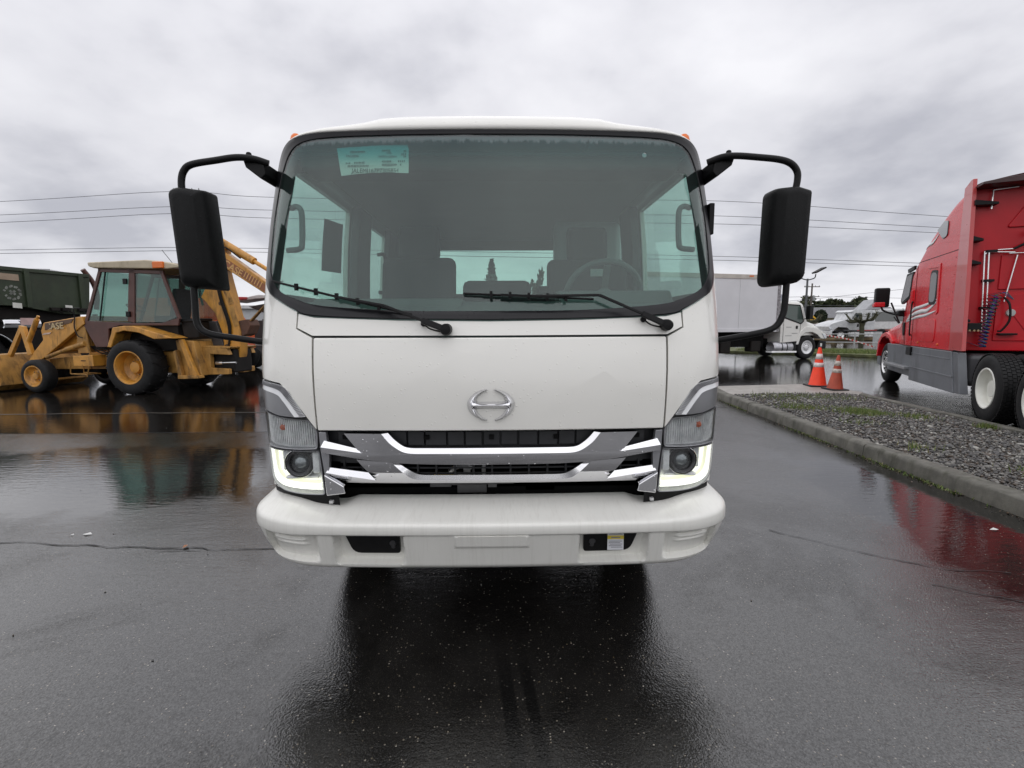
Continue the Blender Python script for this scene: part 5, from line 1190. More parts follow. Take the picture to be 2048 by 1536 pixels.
def swoosh(c, w):
    c = catmull([Vector((a,b)) for a,b in c], 8); n_ = len(c); A, B = [], []
    for i, p in enumerate(c):
        d = (c[min(i+1,n_-1)]-c[max(i-1,0)]).normalized(); nn = Vector((-d.y,d.x)); h = w*math.sin(PI*min(1,(i+.6)/n_*1.0))**.7
        for lst, q in ((A, p+nn*h), (B, p-nn*h)): lst.append((q.x, ys(q.x, q.y)+.006, q.y))
    g = G(); g.grid([A,B]); o = g.obj('swoosh_decal', SWH, rs); s_ = o.modifiers.new('t','SOLIDIFY'); s_.thickness = .004
swoosh([(4.20,1.55),(3.80,1.68),(3.30,1.74),(2.90,1.76),(2.36,1.94)], .045); swoosh([(4.24,1.53),(3.95,1.70),(3.75,1.80),(3.30,1.84),(2.75,1.90),(2.36,1.97)], .032); swoosh([(4.22,1.53),(3.6,1.62),(3.0,1.66),(2.42,1.74)], .030)
swoosh([(3.55,3.00),(3.25,3.06),(2.95,3.08),(2.66,3.20)], .030)
# skirt
sk = RS('side_skirt', [(1.22,.30),(3.65,.285),(3.70,1.01),(1.46,1.01)], -.10, .02, MSKIRT, bev=.015)
RS('skirt_end', [(1.0,.31),(1.24,.30),(1.48,1.0),(1.24,1.0)], -.12, .0, MSKIRT, bev=.012)
RS('side_skirt', [(3.68,.34),(5.50,.36),(5.62,.62),(5.72,1.0),(3.72,1.01)], -.14, -.03, MSKIRT, bev=.015)
RS('step', [(3.70,.50),(5.35,.50),(5.35,.56),(3.70,.56)], -.05, .10, M('step_grey', (.30,.31,.32), .4, .4), bev=.01)
RS('step', [(1.3,.56),(3.62,.56),(3.62,.585),(1.3,.585)], .018, .032, MSKIRT, bev=.004); RS('step', [(1.5,.86),(3.62,.86),(3.62,.88),(1.5,.88)], .018, .028, MSKIRT, bev=.004)
g = G(); g.box(3.55,3.85,-.02,.06,.82,1.0); g.obj('skirt_latch', MBLK, rs, bevel=.015)
RS('far_skirt', [(1.22,.30),(5.5,.36),(5.7,1.0),(1.46,1.01)], -WD, -WD+.1, MSKIRT)
RS('wheel_arch', [(5.45,.98),(5.62,1.02),(5.80,1.12),(6.10,1.17),(6.45,1.12),(6.68,.95),(6.78,.62),(6.86,.62),(6.80,1.02),(6.5,1.22),(6.1,1.28),(5.7,1.2),(5.45,1.06)], -.45, -.06, MRED, bev=.015)
RS('front_bumper', [(6.78,.35),(7.18,.38),(7.15,.78),(6.85,.95)], -WD+.15, -.15, MSKIRT, bev=.04)
for z in np.linspace(1.15,2.65,11):
    g = G(); g.lathe([(0,.004),(.010,.003),(.012,0)], (1.72,.001,z), 'Y', 8); g.obj('rivet', M('rivet_red', (.35,.02,.02), .4), rs)
g = G(); g.tube(catmull([(3.72,.03,1.25),(3.70,.06,1.3),(3.70,.06,1.9),(3.72,.03,1.95)], 4), .014, 8); g.obj('grab_handle', MBLK, rs)
for u in (2.2,3.3,5.9):
    g = G(); g.lathe([(0,.02),(.02,.016),(.024,0)], (u,-bu(u)+.001,1.10 if u < 5 else 1.32), 'Y', 10); g.obj('side_marker', MORG, rs)
# back wall of the sleeper and its fittings
g = G(); g.box(1.40,1.46,-WD+.06,-.06,1.03,3.74); back = g.obj('sleeper_back', MREDD, rs, bevel=.02)
def bx(name, x0, x1, y0, y1, z0, z1, m, bev=.01): 
    g = G(); g.box(x0,x1,y0,y1,z0,z1); return g.obj(name, m, back, bevel=bev)
bx('pressed_panel', 1.375, 1.40, -2.0, -.48, 2.05, 2.62, MREDD, .03); bx('pressed_panel', 1.375, 1.40, -2.0, -.48, 1.20, 1.98, MREDD, .03)
g = G(); g.prism(round_poly([(-.50,3.05),(-.72,3.42),(-1.1,3.42),(-1.4,3.05)], .06), 1.37, 1.40, 'X'); g.obj('pressed_panel', MREDD, back, bevel=.015)
g = G(); g.prism(round_poly([(-.62,1.75),(-.95,1.25),(-1.4,1.25),(-1.4,1.8)], .06), 1.365, 1.376, 'X'); g.obj('pressed_panel', MREDD, back, bevel=.005)
g = G(); g.lathe([(0,-.03),(.055,-.028),(.065,0)], (1.372,-.67,1.665), 'X', 20); g.obj('work_lamp', M('lamp_grey', (.45,.46,.44), .25), back)
for dy in (0,.055):
    g = G(); g.tube(catmull([(1.33,-.36+dy,1.36),(1.33,-.35+dy,1.6),(1.33,-.30+dy,2.60),(1.33,-.31+dy,2.66-dy*.5),(1.33,-.36+dy,2.69-dy*.5),(1.33,-.62,2.70-dy)], 6), .011, 8); g.obj('air_pipe', MALU, back)
for z in (1.75,2.2,2.68):
    g = G(); g.box(1.31,1.40,-.40,-.26,z-.02,z+.02); g.obj('pipe_clamp', MBLK, back)
g = G(); g.tube(catmull([(1.32,-.6,2.70),(1.30,-.8,2.8),(1.28,-1.1,2.86),(1.28,-1.5,2.84)], 5), .02, 8); g.obj('hose', MBLK, back)
g = G(); g.tube([(1.33,-.55,2.63),(1.33,-1.4,2.62)], .01, 8); g.tube([(1.34,-.66,2.60),(1.34,-.58,2.0),(1.34,-.56,1.85)], .008, 6); g.obj('hose_bar', MALU, back)
for j, (c, dy, ph) in enumerate((((.02,.03,.25),0,0),((.15,.01,.02),.05,2.0),((.01,.12,.10),-.04,1.0))):
    pts = []
    for i in range(170):
        t = i/169; a = t*2*PI*15+ph; z = 1.95-.85*t; yy_ = -.42+.12*t+dy*(1-t)+.02*math.sin(4*t)
        pts.append((1.27+.04*math.cos(a), yy_+.05*math.sin(a), z+.012*math.sin(a)))
    g = G(); g.tube([(1.3,-.66,1.88),(1.27,-.52+dy,2.0)]+pts+[(1.32,-.12,1.18)], .007, 5, cap=False); g.obj('coiled_air_line', M('airline%d' % j, c, .35), back)
g = G(); g.tube(catmull([(1.33,-.55,1.92),(1.25,-.60,1.8),(1.25,-.62,1.55),(1.28,-.55,1.38),(1.30,-.50,1.36)], 6), .016, 8); g.obj('hose', MBLK, back)
g = G(); g.box(1.26,1.40,-.75,-.52,1.30,1.33); g.obj('hose_holder', MBLK, back, bevel=.01)
g = G(); g.tube([(1.34,-.27,3.36),(1.34,-.27,3.66),(1.34,-.58,3.68)], .012, 8); g.obj('grab_rail', MALU, back)
for z, w in ((3.45,.30),(2.88,.16),(2.50,.16),(1.82,.06),(1.55,.10)):
    g = G(); g.prism([(-.02,z-.03),(-.02,z+.06),(-.02-w*.5,z+.03),(-.02-w,z+.0),(-.02-w,z-.04)], 1.22, 1.40, 'X'); g.obj('extender_strut', MBLK, back, bevel=.008)
g = G(); g.box(1.18,1.40,-.26,-.08,1.38,1.50); g.obj('gladhand_box', MBLK, back, bevel=.01)
for y in (-.11,-.17,-.22):
    g = G(); g.lathe([(0,0),(.02,0),(.022,.03)], (1.2,y,1.36), 'Z', 10); g.obj('coupling', M('brass', (.45,.33,.2), .3, .8), back)
g = G(); g.prism([(-.03,3.74),(-.3,3.78),(-1.2,3.86),(-2.4,3.74),(-2.4,3.70),(-.03,3.70)], 1.02, 1.48, 'X'); g.obj('roof_spoiler', M('spoiler_dark', (.05,.02,.02), .4), back, bevel=.01)
g = G(); g.box(1.1,1.4,-1.6,-.78,2.93,3.0); g.obj('deck_lamp_bracket', MBLK, back, bevel=.01)
g = G(); g.box(1.30,1.40,-1.15,-.90,2.35,2.55); g.obj('rear_vent', MBLK, back, bevel=.01)
# frame, tanks, axles
g = G(); g.box(-2.2,6.6,-1.0,-.85,.62,.90); g.box(-2.2,6.6,-1.6,-1.45,.62,.90); g.box(-.9,.6,-1.7,-.75,.9,1.02); g.obj('frame', MDARK, rs, bevel=.01)
g = G(); g.box(1.25,4.0,-.75,-.14,.42,.98); g.obj('fuel_tank', M('tank_dark', (.06,.06,.065), .4), rs, bevel=.1)
g = G(); g.box(1.5,6.5,-2.2,-.5,.95,1.1); g.box(4.9,6.6,-1.9,-.6,.5,1.0); g.obj('cab_underside', MDARK, rs)
for u in (.1,-1.28):
    wheel(rs, u, 0.0, .52, .52, .27, .30, 1, 'Y', MRIMW, dish=.16, lug=10, hub=.13)
    wheel(rs, u, -.33, .52, .52, .27, .30, 1, 'Y', MRIMW, dish=.05, lug=0, hub=.13)
    wheel(rs, u, -WD, .52, .52, .27, .30, -1, 'Y', MRIMW, dish=.16, lug=10, hub=.13)
    g = G(); g.tube([(u,-.3,.52),(u,-WD+.3,.52)], .12, 12); g.obj('axle', MDARK, rs)
    # tread blocks round the near tyre
    tb = G()
    for r_ in range(5):
        for i in range(56):
            a = 2*PI*(i+.5*(r_%2))/56; yy_ = -.035-.05*r_
            m4 = Matrix.Translation((u,yy_,.52)) @ Matrix.Rotation(a, 4, 'Y')
            tb.box(-.022,.022,-.021,.021,.515,.530,m4)
    tag(tb.obj('tread', MTYRE, rs), kind='stuff')
fwh = wheel(rs, 6.10, -.10, .50, .50, .29, .29, 1, 'Y', MALU, dish=.03, lug=10, hub=.12, hubm=MBLK)
g = G()
for i in range(10):
    a = 2*PI*(i+.5)/10; g.lathe([(0,.004),(.03,.004),(.032,0)], (6.10+.215*math.cos(a), -.122, .50+.215*math.sin(a)), 'Y', 12)
g.obj('rim_hole', MDARK, fwh)
wheel(rs, 6.10, -WD+.1, .50, .50, .29, .29, -1, 'Y', MALU, dish=.05, lug=10, hub=.11)
# mirror
g = G(); g.prism(round_poly([(4.72,1.88),(4.92,1.88),(4.92,2.33),(4.72,2.33)], .05), .22, .50, 'Y'); mm = g.obj('door_mirror', MBLK, rs, bevel=.03)
g = G(); g.prism([(4.70,1.88),(4.94,1.88),(4.94,1.97),(4.70,2.0)], .30, .52, 'Y'); g.obj('mirror_cap', MRED, mm, bevel=.03)
g = G(); g.tube(catmull([(4.82,.36,1.90),(4.84,.30,1.80),(4.82,.12,1.72),(4.74,.0,1.70)], 5), .022, 8); g.obj('mirror_arm', MBLK, mm)
g = G(); g.box(4.62,4.86,-.08,.06,1.66,1.80); g.obj('mirror_base', MBLK, mm, bevel=.03)
g = G(); g.tube([(5.15,.02,1.66),(5.20,-.1,1.50)], .012, 6); g.tube([(5.3,.06,2.0),(5.22,-.12,1.5)], .02, 6); g.obj('hood_mirror_stalk', MBLK, rs)

# ------------------------------------------------------------------ traffic cones
MCB = M('cone_base', (.015,.015,.016), .6)
def cone(loc, h, col, band, label, tilt=0):
    c = thing('traffic_cone', label, 'traffic cone', loc, random.uniform(-.4,.4), 'traffic cones by the concrete pad')
    r0, r1 = h*.20, h*.035
    def rr(t): return r0+(r1-r0)*t
    g = G(); w = h*.26; g.prism(round_poly([(-w,-w),(w,-w),(w,w),(-w,w)], .04), 0, .035, 'Z'); g.obj('base', MCB, c, bevel=.008)
    g = G(); g.lathe([(rr(0)+.012,.03),(rr(0),.05),(rr(.52),h*.52),(rr(.98),h*.97),(rr(1)*.75,h),(0,h)], (0,0,0), 'Z', 32); g.obj('cone_body', col, c)
    for a, b in ((.50,.61),(.70,.84)):
        g = G(); g.lathe([(rr(a)+.003,h*a),(rr(b)+.003,h*b)], (0,0,0), 'Z', 32); o = g.obj('reflective_band', band, c); s_ = o.modifiers.new('t','SOLIDIFY'); s_.thickness = .002
    c.rotation_euler = (tilt,tilt*.6,c.rotation_euler[2]); return c
cone((7.42,11.30,.04), .91, M('cone_orange', (.95,.060,.016), .5, var=.06, vs=6, grime=.25, gcol=(.35,.05,.03), gs=5), M('band_white', (.70,.66,.64), .35, var=.15, vs=30), 'taller bright orange traffic cone beside the concrete pad')
cone((7.40,10.66,.04), .77, M('cone_faded', (.42,.075,.04), .65, var=.2, grime=.4), M('band_dirty', (.50,.46,.41), .6, var=.3, vs=25, grime=.4, gcol=(.35,.08,.04)), 'shorter faded dull orange traffic cone near the gravel', R(2))

# ------------------------------------------------------------------ white box truck (local X forward, -Y side faces the camera)
MWT = M('box_truck_white', (.74,.74,.70), .35, var=.03, coat=.4)
MBOX = M('cargo_white', (.66,.67,.69), .5, var=.05, vs=.7)
wt2 = thing('white_box_truck', 'white box truck with long hood parked beyond the cones', 'truck', (12.95,20.67,0), R(15))
def WT(name, pts, y0, y1, mat, par=wt2, bev=.02, rnd=0):
    g = G(); g.prism(round_poly(pts, rnd, 3) if rnd else pts, y0, y1, 'Y'); return g.obj(name, mat, par, bevel=bev)
box_ = WT('cargo_box', [(-8.2,1.2),(-1.62,1.2),(-1.62,3.46),(-8.2,3.46)], -.05, 2.45, MBOX, bev=.03)
WT('box_top_rail', [(-8.2,3.30),(-1.62,3.30),(-1.62,3.47),(-8.2,3.47)], -.075, -.045, M('rail_cream', (.50,.47,.42), .5), box_, .005)
WT('box_bottom_rail', [(-8.2,1.18),(-1.62,1.18),(-1.62,1.32),(-8.2,1.32)], -.07, -.045, MBOX, box_, .005)
WT('box_corner_post', [(-1.74,1.18),(-1.58,1.18),(-1.58,3.46),(-1.74,3.46)], -.07, .05, M('post_grey', (.22,.21,.22), .4, .4, var=.5, vs=12), box_, .01)
for x in (-3.6,-5.2,-6.8):
    g = G(); g.box(x-.006,x+.006,-.056,-.045,1.32,3.3); g.obj('box_panel_joint', M('joint_grey', (.5,.51,.52), .5), box_)
g = G(); g.box(-3.2,-3.0,-.09,-.07,3.38,3.43); g.obj('marker_lamp', MORG, box_)
rows = []
for u, T, b in ((-1.42,2.40,.02),(-1.2,2.46,.0),(-.5,2.44,.0),(-.32,2.36,.02),(-.05,1.66,.03),(.05,1.60,.05),(.5,1.50,.16),(.85,1.34,.22),(.98,1.10,.28),(1.0,.9,.32)):
    zb_ = lerp(u, [-1.42,-.55,-.3,.95,1.0], [.72,.72,1.02,1.0,.85]); rr = min(.16, (T-zb_)*.5)
    half = [(b, zb_+(T-rr-zb_)*t) for t in (0,.33,.66,1)]+[(b+rr*(1-math.cos(t)), T-rr+rr*math.sin(t)) for t in (.4,.8,1.2,PI/2)]+[(1.2,T+.03)]
    rows.append([(u,y,z) for y,z in half+[(2.4-y,z) for y,z in reversed(half[:-1])]])
g = G(); g.grid(rows); k = len(rows[0]); g.f += [tuple(range(k)), tuple(range(len(g.v)-k,len(g.v)))]; cb = g.obj('cab', MWT, wt2, ang=45)
WT('side_window', [(-1.25,2.28),(-.52,2.24),(-.30,1.62),(-.42,1.52),(-1.25,1.78)], -.012, .03, glass_mat('truck_glass', (.2,.28,.25), .9, 1.5, .35, None, 0, (.22,.30,.27)), bev=.004, rnd=.04)
WT('window_frame', [(-1.30,2.33),(-.48,2.29),(-.24,1.60),(-.40,1.47),(-1.30,1.73)], -.006, .03, MBLK, bev=.004, rnd=.05)
WT('windshield', [(-.40,2.30),(-.36,2.32),(-.10,1.72),(-.14,1.70)], .25, 2.15, DKG, bev=.004)
WT('fender', [(-.60,.62),(-.48,.62),(-.38,.95),(-.15,1.12),(.2,1.14),(.48,1.04),(.70,.86),(.98,.84),(.99,1.02),(.75,1.18),(.4,1.34),(-.1,1.38),(-.42,1.18)], -.03, .35, MWT, bev=.03)
WT('headlight', [(.70,1.10),(.98,1.02),(1.0,.86),(.86,.88)], -.045, .2, M('lamp_clear', (.5,.52,.55), .15, .6), bev=.02)
WT('front_bumper', [(.55,.42),(1.06,.42),(1.06,.74),(.70,.80)], .02, 2.38, MBLK, bev=.03)
WT('fog_lamp', [(.72,.52),(.82,.52),(.82,.66),(.72,.66)], .0, .05, M('lamp_white', (.7,.7,.68), .25), bev=.01)
g = G(); g.lathe([(0,0),(.22,0),(.24,.03),(.24,.97),(.22,1.0),(0,1.0)], (-1.75,.18,.52), 'X', 22); g.obj('fuel_tank', M('tank_alloy', (.42,.42,.44), .35, .8, var=.2, vs=6), wt2)
for x in (-1.35,-1.1):
    g = G(); g.lathe([(.246,0),(.246,.04)], (x,.18,.52), 'X', 22); g.obj('tank_strap', MBLK, wt2)
WT('cab_step', [(-1.85,.30),(-.55,.28),(-.55,.36),(-1.85,.38)], -.02, .3, MALU, bev=.01); WT('battery_box', [(-.74,.40),(-.55,.40),(-.55,.75),(-.74,.75)], -.0, .3, MBLK, bev=.02)
for x0, x1, z in ((-1.15,-.88,1.36),(-.85,-.55,1.10),(-1.2,-.85,1.0)):
    g = G(); g.box(x0,x1,-.004,.0,z-.012,z+.012); g.obj('door_lettering', M('lettering_grey', (.28,.28,.28), .6), wt2)
g = G(); g.bar((-.42,-.004,.75),(-.42,-.004,1.5),.012,.006); g.bar((-1.3,-.004,.75),(-1.3,-.004,1.7),.012,.006); g.obj('door_seam', MDARK, wt2)
g = G(); g.prism(round_poly([(-.66,1.28),(-.56,1.28),(-.56,1.42),(-.66,1.42)], .03), -.015, .01, 'Y'); g.obj('door_handle', MBLK, wt2)
g = G(); g.box(-.30,-.12,-.32,-.12,1.68,2.24); g.tube([(-.22,-.2,1.75),(-.2,.05,1.7)], .015, 6); g.tube([(-.22,-.2,2.2),(-.3,.05,2.2)], .015, 6); g.obj('door_mirror', MBLK, wt2, bevel=.02)
WT('roof_deflector', [(-1.62,2.45),(-.75,2.45),(-1.05,2.68),(-1.62,2.95)], .3, 2.1, M('deflector_grey', (.42,.45,.52), .5), bev=.04)
g = G(); g.box(-8.0,.9,.70,.85,.62,.88); g.box(-8.0,.9,1.55,1.70,.62,.88); g.box(-7,-2,.3,2.1,.55,1.18); g.obj('frame', MDARK, wt2)
wheel(wt2, 0, 0.0, .5, .5, .28, .28, -1, 'Y', M('rim_pale', (.72,.73,.74), .35, .2), dish=.05, lug=10, hub=.10, hubm=MBLK)
wheel(wt2, 0, 2.4, .5, .5, .28, .28, 1, 'Y', MHYD, dish=.05)
for x in (-5.4,-6.6):
    wheel(wt2, x, .0, .5, .5, .55, .28, -1, 'Y', MRIMW, dish=.14, lug=10); wheel(wt2, x, 2.4, .5, .5, .55, .28, 1, 'Y', MHYD, dish=.1)
for q in ((-2.7,-2.2,.2,.6,.35,.8),(-4.2,-3.7,.2,.7,.3,.85)):
    g = G(); g.box(*q); g.obj('air_tank', MHYD, wt2, bevel=.05)

# ------------------------------------------------------------------ far white tractor unit (faces left; -Y side faces the camera)
fs_ = thing('white_day_cab_tractor', 'white road tractor behind the fence facing left', 'semi truck', (29.5,42.0,0), R(-4))
def FSM(name, pts, y0, y1, mat, par=fs_, bev=.03, rnd=0):
    g = G(); g.prism(round_poly(pts, rnd, 3) if rnd else pts, y0, y1, 'Y'); return g.obj(name, mat, par, bevel=bev)
FSM('cab', [(-1.35,.95),(-1.40,1.25),(-1.15,1.50),(-.2,1.78),(.28,1.82),(.55,2.42),(.35,2.50),(.6,2.66),(2.1,2.66),(2.42,2.5),(2.42,.95),(.35,.95),(.15,1.15),(-.6,1.2),(-.95,.95)], 0, 2.3, M('far_white', (.62,.63,.64), .4), bev=.02)
FSM('side_window', [(.45,1.90),(.75,2.42),(1.28,2.42),(1.22,1.92)], -.02, .02, DKG, bev=.01, rnd=.06)
FSM('side_window', [(1.75,1.95),(1.75,2.42),(1.98,2.42),(1.98,1.95)], -.02, .02, DKG, bev=.01); FSM('side_window', [(2.10,1.95),(2.10,2.42),(2.34,2.42),(2.34,1.95)], -.02, .02, DKG, bev=.01)
FSM('door_handle', [(.92,1.20),(1.10,1.22),(1.08,1.48),(.98,1.46)], -.02, .02, MBLK); FSM('mirror_base', [(.22,1.55),(.42,1.6),(.42,1.75),(.25,1.75)], -.08, .02, MBLK)
FSM('roof_fairing', [(1.7,2.68),(3.0,2.68),(3.0,3.62),(2.55,3.55)], .3, 2.0, M('fairing_grey', (.34,.35,.36), .5), bev=.06)
FSM('side_skirt', [(.3,.35),(2.4,.35),(2.4,.78),(.3,.78)], -.02, .3, M('skirt_pale', (.50,.50,.50), .35, .5, var=.4, vs=4), bev=.05)
FSM('headlight', [(-1.36,1.0),(-1.38,1.2),(-1.1,1.2),(-1.15,1.0)], -.02, .1, M('lamp_clear', (.5,.52,.55), .15, .6))
FSM('frame', [(-1.2,.5),(7.5,.5),(7.5,.85),(-1.2,.85)], .7, 1.6, MDARK)
FSM('far_bumper', [(-1.5,.4),(-1.1,.4),(-1.05,.9),(-1.45,.9)], 0, 2.3, M('far_white', (.76,.77,.78), .35))
wheel(fs_, -.35, 0, .5, .5, .28, .28, -1, 'Y', MALU, dish=.05)
wheel(fs_, -.35, 2.3, .5, .5, .28, .28, 1, 'Y', MHYD, dish=.05)
for x in (5.3,6.6): wheel(fs_, x, 0, .5, .5, .5, .28, -1, 'Y', MALU, dish=.1)
# second far tractor, mostly behind the red one
ft2 = thing('grey_windowed_truck', 'pale truck with dark windows behind the red tractor mirror', 'truck', (36.6,46.5,0), R(-4))
g = G(); g.box(-1.2,3.5,0,2.3,.9,2.9); g.obj('cab', M('far_white', (.76,.77,.78), .35), ft2, bevel=.12)
g = G(); g.box(-1.15,1.6,-.03,0,1.7,2.6); g.obj('side_window', DKG, ft2, bevel=.02)
g = G(); g.box(-1.3,3.5,.1,2.2,.4,.95); g.obj('chassis', M('far_red', (.40,.05,.05), .5), ft2, bevel=.04)
for x in (-.4,2.6): wheel(ft2, x, -.02, .5, .5, .3, .28, -1, 'Y', MALU, dish=.05)

# ------------------------------------------------------------------ fence with rails and caution tape
fn = thing('rail_fence', 'low galvanised pipe rail fence on the grass verge', 'fence', (18.5,26,0))
MGALV = M('galvanised', (.42,.43,.44), .45, .6, var=.15)
A_, B_ = Vector((-5.4,1.4,0)), Vector((5.2,-2.6,0))
for i in range(7):
    p = A_.lerp(B_, i/6); g = G(); g.tube([(p.x,p.y,.05),(p.x,p.y,1.0)], .035, 8); g.obj('post', MGALV, fn)
for z in (.52,.95):
    g = G(); g.tube([A_+Vector((0,0,z)), B_+Vector((0,0,z))], .022, 8); g.obj('rail', MGALV, fn)
tp = thing('caution_tape', 'red and white caution tape strung from the fence', 'tape', (18.4,25.5,0))
TP = [Vector((-1.6,.3,.95)),Vector((.1,.2,.62)),Vector((1.6,.0,.12))]
c = catmull(TP, 12); g = G(); g.grid([[(p.x,p.y,p.z+.035) for p in c],[(p.x,p.y,p.z-.035) for p in c]])
m_, t_, o_ = mat_nodes('tape'); n_ = N(t_); wv = n_.new('ShaderNodeTexWave'); wv.inputs['Scale'].default_value = 1.6; t_.links.new(n_.coord(), wv.inputs['Vector']); b_ = n_.bsdf(n_.mix(n_.step(wv.outputs['Fac'], .45,.55), (.6,.58,.56), (.5,.06,.05)), .5); t_.links.new(b_.outputs[0], o_.inputs[0])
g.obj('tape_strip', m_, tp)
gp_ = thing('steel_gate_post', 'square grey steel gate post at the end of the fence', 'post', (19.75,25.6,.08))
g = G(); g.box(-.14,.14,-.14,.14,0,.98); g.obj('post', MGALV, gp_, bevel=.01); g = G(); g.box(-.32,.32,-.25,.25,0,.06); g.obj('foot_plate', MBRN, gp_)

# ------------------------------------------------------------------ street furniture
lp = thing('solar_street_lamp', 'tall grey lamp pole with two angled lamp heads', 'street lamp', (23.45,38,0))
g = G(); g.tube([(0,0,0),(0,0,4.95)], .11, 10, r2=.07); g.obj('pole', M('pole_dark', (.10,.105,.11), .5, .3), lp)
for s in (-1,1):
    g = G(); g.tube(catmull([(0,0,4.85),(s*.25,0,4.9),(s*.55,0,5.02),(s*.62,0,5.3)], 5), .04, 8); a_ = g.obj('arm', MBLK, lp)
    g = G(); g.box(-.42,.42,-.3,.3,-.05,.05,Matrix.Translation((s*.85,0,5.5+.08*s)) @ Matrix.Rotation(R(-28 if s > 0 else -8), 4, 'Y') @ Matrix.Rotation(R(25 if s < 0 else 0), 4, 'X')); g.obj('lamp_head', MHYD, lp)
MWOOD = M('pole_wood', (.10,.085,.075), .8, var=.2)
def upole(x, y, h, label, arms=(1,)):
    p = thing('utility_pole', label, 'utility pole', (x,y,0))
    g = G(); g.tube([(0,0,0),(0,0,h)], .17, 8, r2=.11); g.obj('pole', MWOOD, p)
    for i, a in enumerate(arms):
        g = G(); g.box(-1.2,1.2,-.06,.06,h-a-.06,h-a+.06); g.obj('crossarm', MWOOD, p)
        for q in (-1.1,-.5,.5,1.1):
            g = G(); g.tube([(q,0,h-a),(q,0,h-a+.22)], .04, 6); g.obj('insulator', M('insulator', (.3,.3,.3), .4), p)
    g = G(); g.lathe([(0,0),(.22,0),(.22,.7),(0,.7)], (.35,0,h-2.6), 'Z', 10); g.obj('transformer', M('transformer', (.3,.31,.32), .5), p)
upole(47.0,75,7.6,'wooden utility pole standing before the far trees', (.5,2.0))
upole(-28.0,45.2,13.6,'tall wooden utility pole behind the backhoe carrying the wires', (.2,1.6))
upole(-28.6,62,7.4,'small utility pole in the gap between mirror and cab', (.4,))
sg = thing('warning_sign', 'yellow diamond road sign on a post by the far road', 'road sign', (31.7,50,0))
g = G(); g.tube([(0,.03,0),(0,.03,2.3)], .03, 6); g.obj('post', MGALV, sg)
g = G(); g.prism([(0,-.38),(.38,0),(0,.38),(-.38,0)], -.015, .015, 'Y'); o = g.obj('sign_plate', M('sign_yellow', (.75,.42,.02), .45), sg, bevel=.005); o.location = (0,0,1.95)
g = G(); g.box(-.05,.03,-.025,-.016,-.18,.16); g.box(-.05,.14,-.025,-.016,.02,.10); o = g.obj('sign_symbol', MBLK, sg); o.location = (0,0,1.95)
WIRES = [[(-75,46,11.4),(-44.1,45,12.44),(-28.9,45,13.28),(-21,45,12.80),(0,45,12.45),(19.4,45,12.43),(39.4,45,11.11),(75,46,9.2)],
         [(-75,46,10.4),(-44.3,45,11.30),(-29,45,12.0),(-21.1,45,11.70),(0,45,11.3),(19.4,45,11.14),(39.5,45,10.1),(75,46,8.4)],
         [(-75,46,9.8),(-44.4,45,10.66),(-29,45,11.41),(-21.1,45,11.02),(0,45,10.6),(19.5,45,10.44),(39.6,45,9.62),(75,46,8.0)],
         [(-75,46,8.1),(-44.7,45,8.3),(-29.7,45,8.49),(-21.3,45,8.38),(0,45,8.0),(19.8,45,7.59),(36.2,45,7.01),(75,46,5.8)],
         [(-75,46,7.9),(-44.7,45,8.0),(-29.7,45,8.2),(-21.3,45,8.05),(0,45,7.6),(19.8,45,7.25),(36.2,45,6.7),(75,46,5.5)],
         [(10,70,3.9),(30,70,4.2),(44,72,5.0),(60,72,6.6),(90,73,9.4)], [(10,70,5.2),(30,72,5.0),(47,75,5.6),(70,76,5.2),(95,77,5.0)], [(10,70,4.5),(47,75,4.3),(70,76,4.1),(95,77,4.0)]]
NM = ['topmost','second','third','fourth','fifth','slanting lowest','upper thin','lower thin']
for w_, nm in zip(WIRES, NM):
    g = G(); g.tube(catmull(w_, 8), .022 if w_[0][1] < 60 else .025, 5, cap=False)
    tag(g.obj('power_line', M('wire', (.10,.10,.11), .6)), ('%s of the overhead power lines crossing the sky' % nm) if w_[0][1] < 60 else ('%s power line near the far utility pole' % nm), 'power line', 'overhead power lines')

# ------------------------------------------------------------------ houses, cars, trees
MROOF = M('shingle_grey', (.17,.17,.18), .8, var=.15)
def house(x, y, w, h, rh, label, wallc):
    hs = thing('house', label, 'house', (x,y,0), R(-6))
    g = G(); g.box(0,w,0,7,0,h); g.obj('wall', wallc, hs)
    g = G(); g.prism([(-.5,h),(7.5,h),(3.5,h+rh)], -.5, w+.5, 'X'); g.obj('roof', MROOF, hs, bevel=.05)
    for i in range(3):
        xx = w*(.18+.3*i); g = G(); g.box(xx,xx+1.1,-.06,0,1.0,2.1); wn_ = g.obj('window', M('frame_white', (.7,.7,.68), .5), hs); g = G(); g.box(xx+.08,xx+1.02,-.09,-.06,1.08,2.02); g.obj('pane', DKG, wn_)
    g = G(); g.box(w*.80,w*.80+.9,-.06,0,0,2.05); g.obj('door', M('door_pale', (.62,.62,.6), .5), hs)
    return hs
house(47.5,74,12,2.35,1.7,'beige bungalow with long grey roof before the trees', M('house_beige', (.38,.34,.29), .8, var=.06))
house(37.5,80,8,2.3,1.4,'small grey house beside the round shrub', M('house_grey', (.32,.33,.34), .8, var=.06))
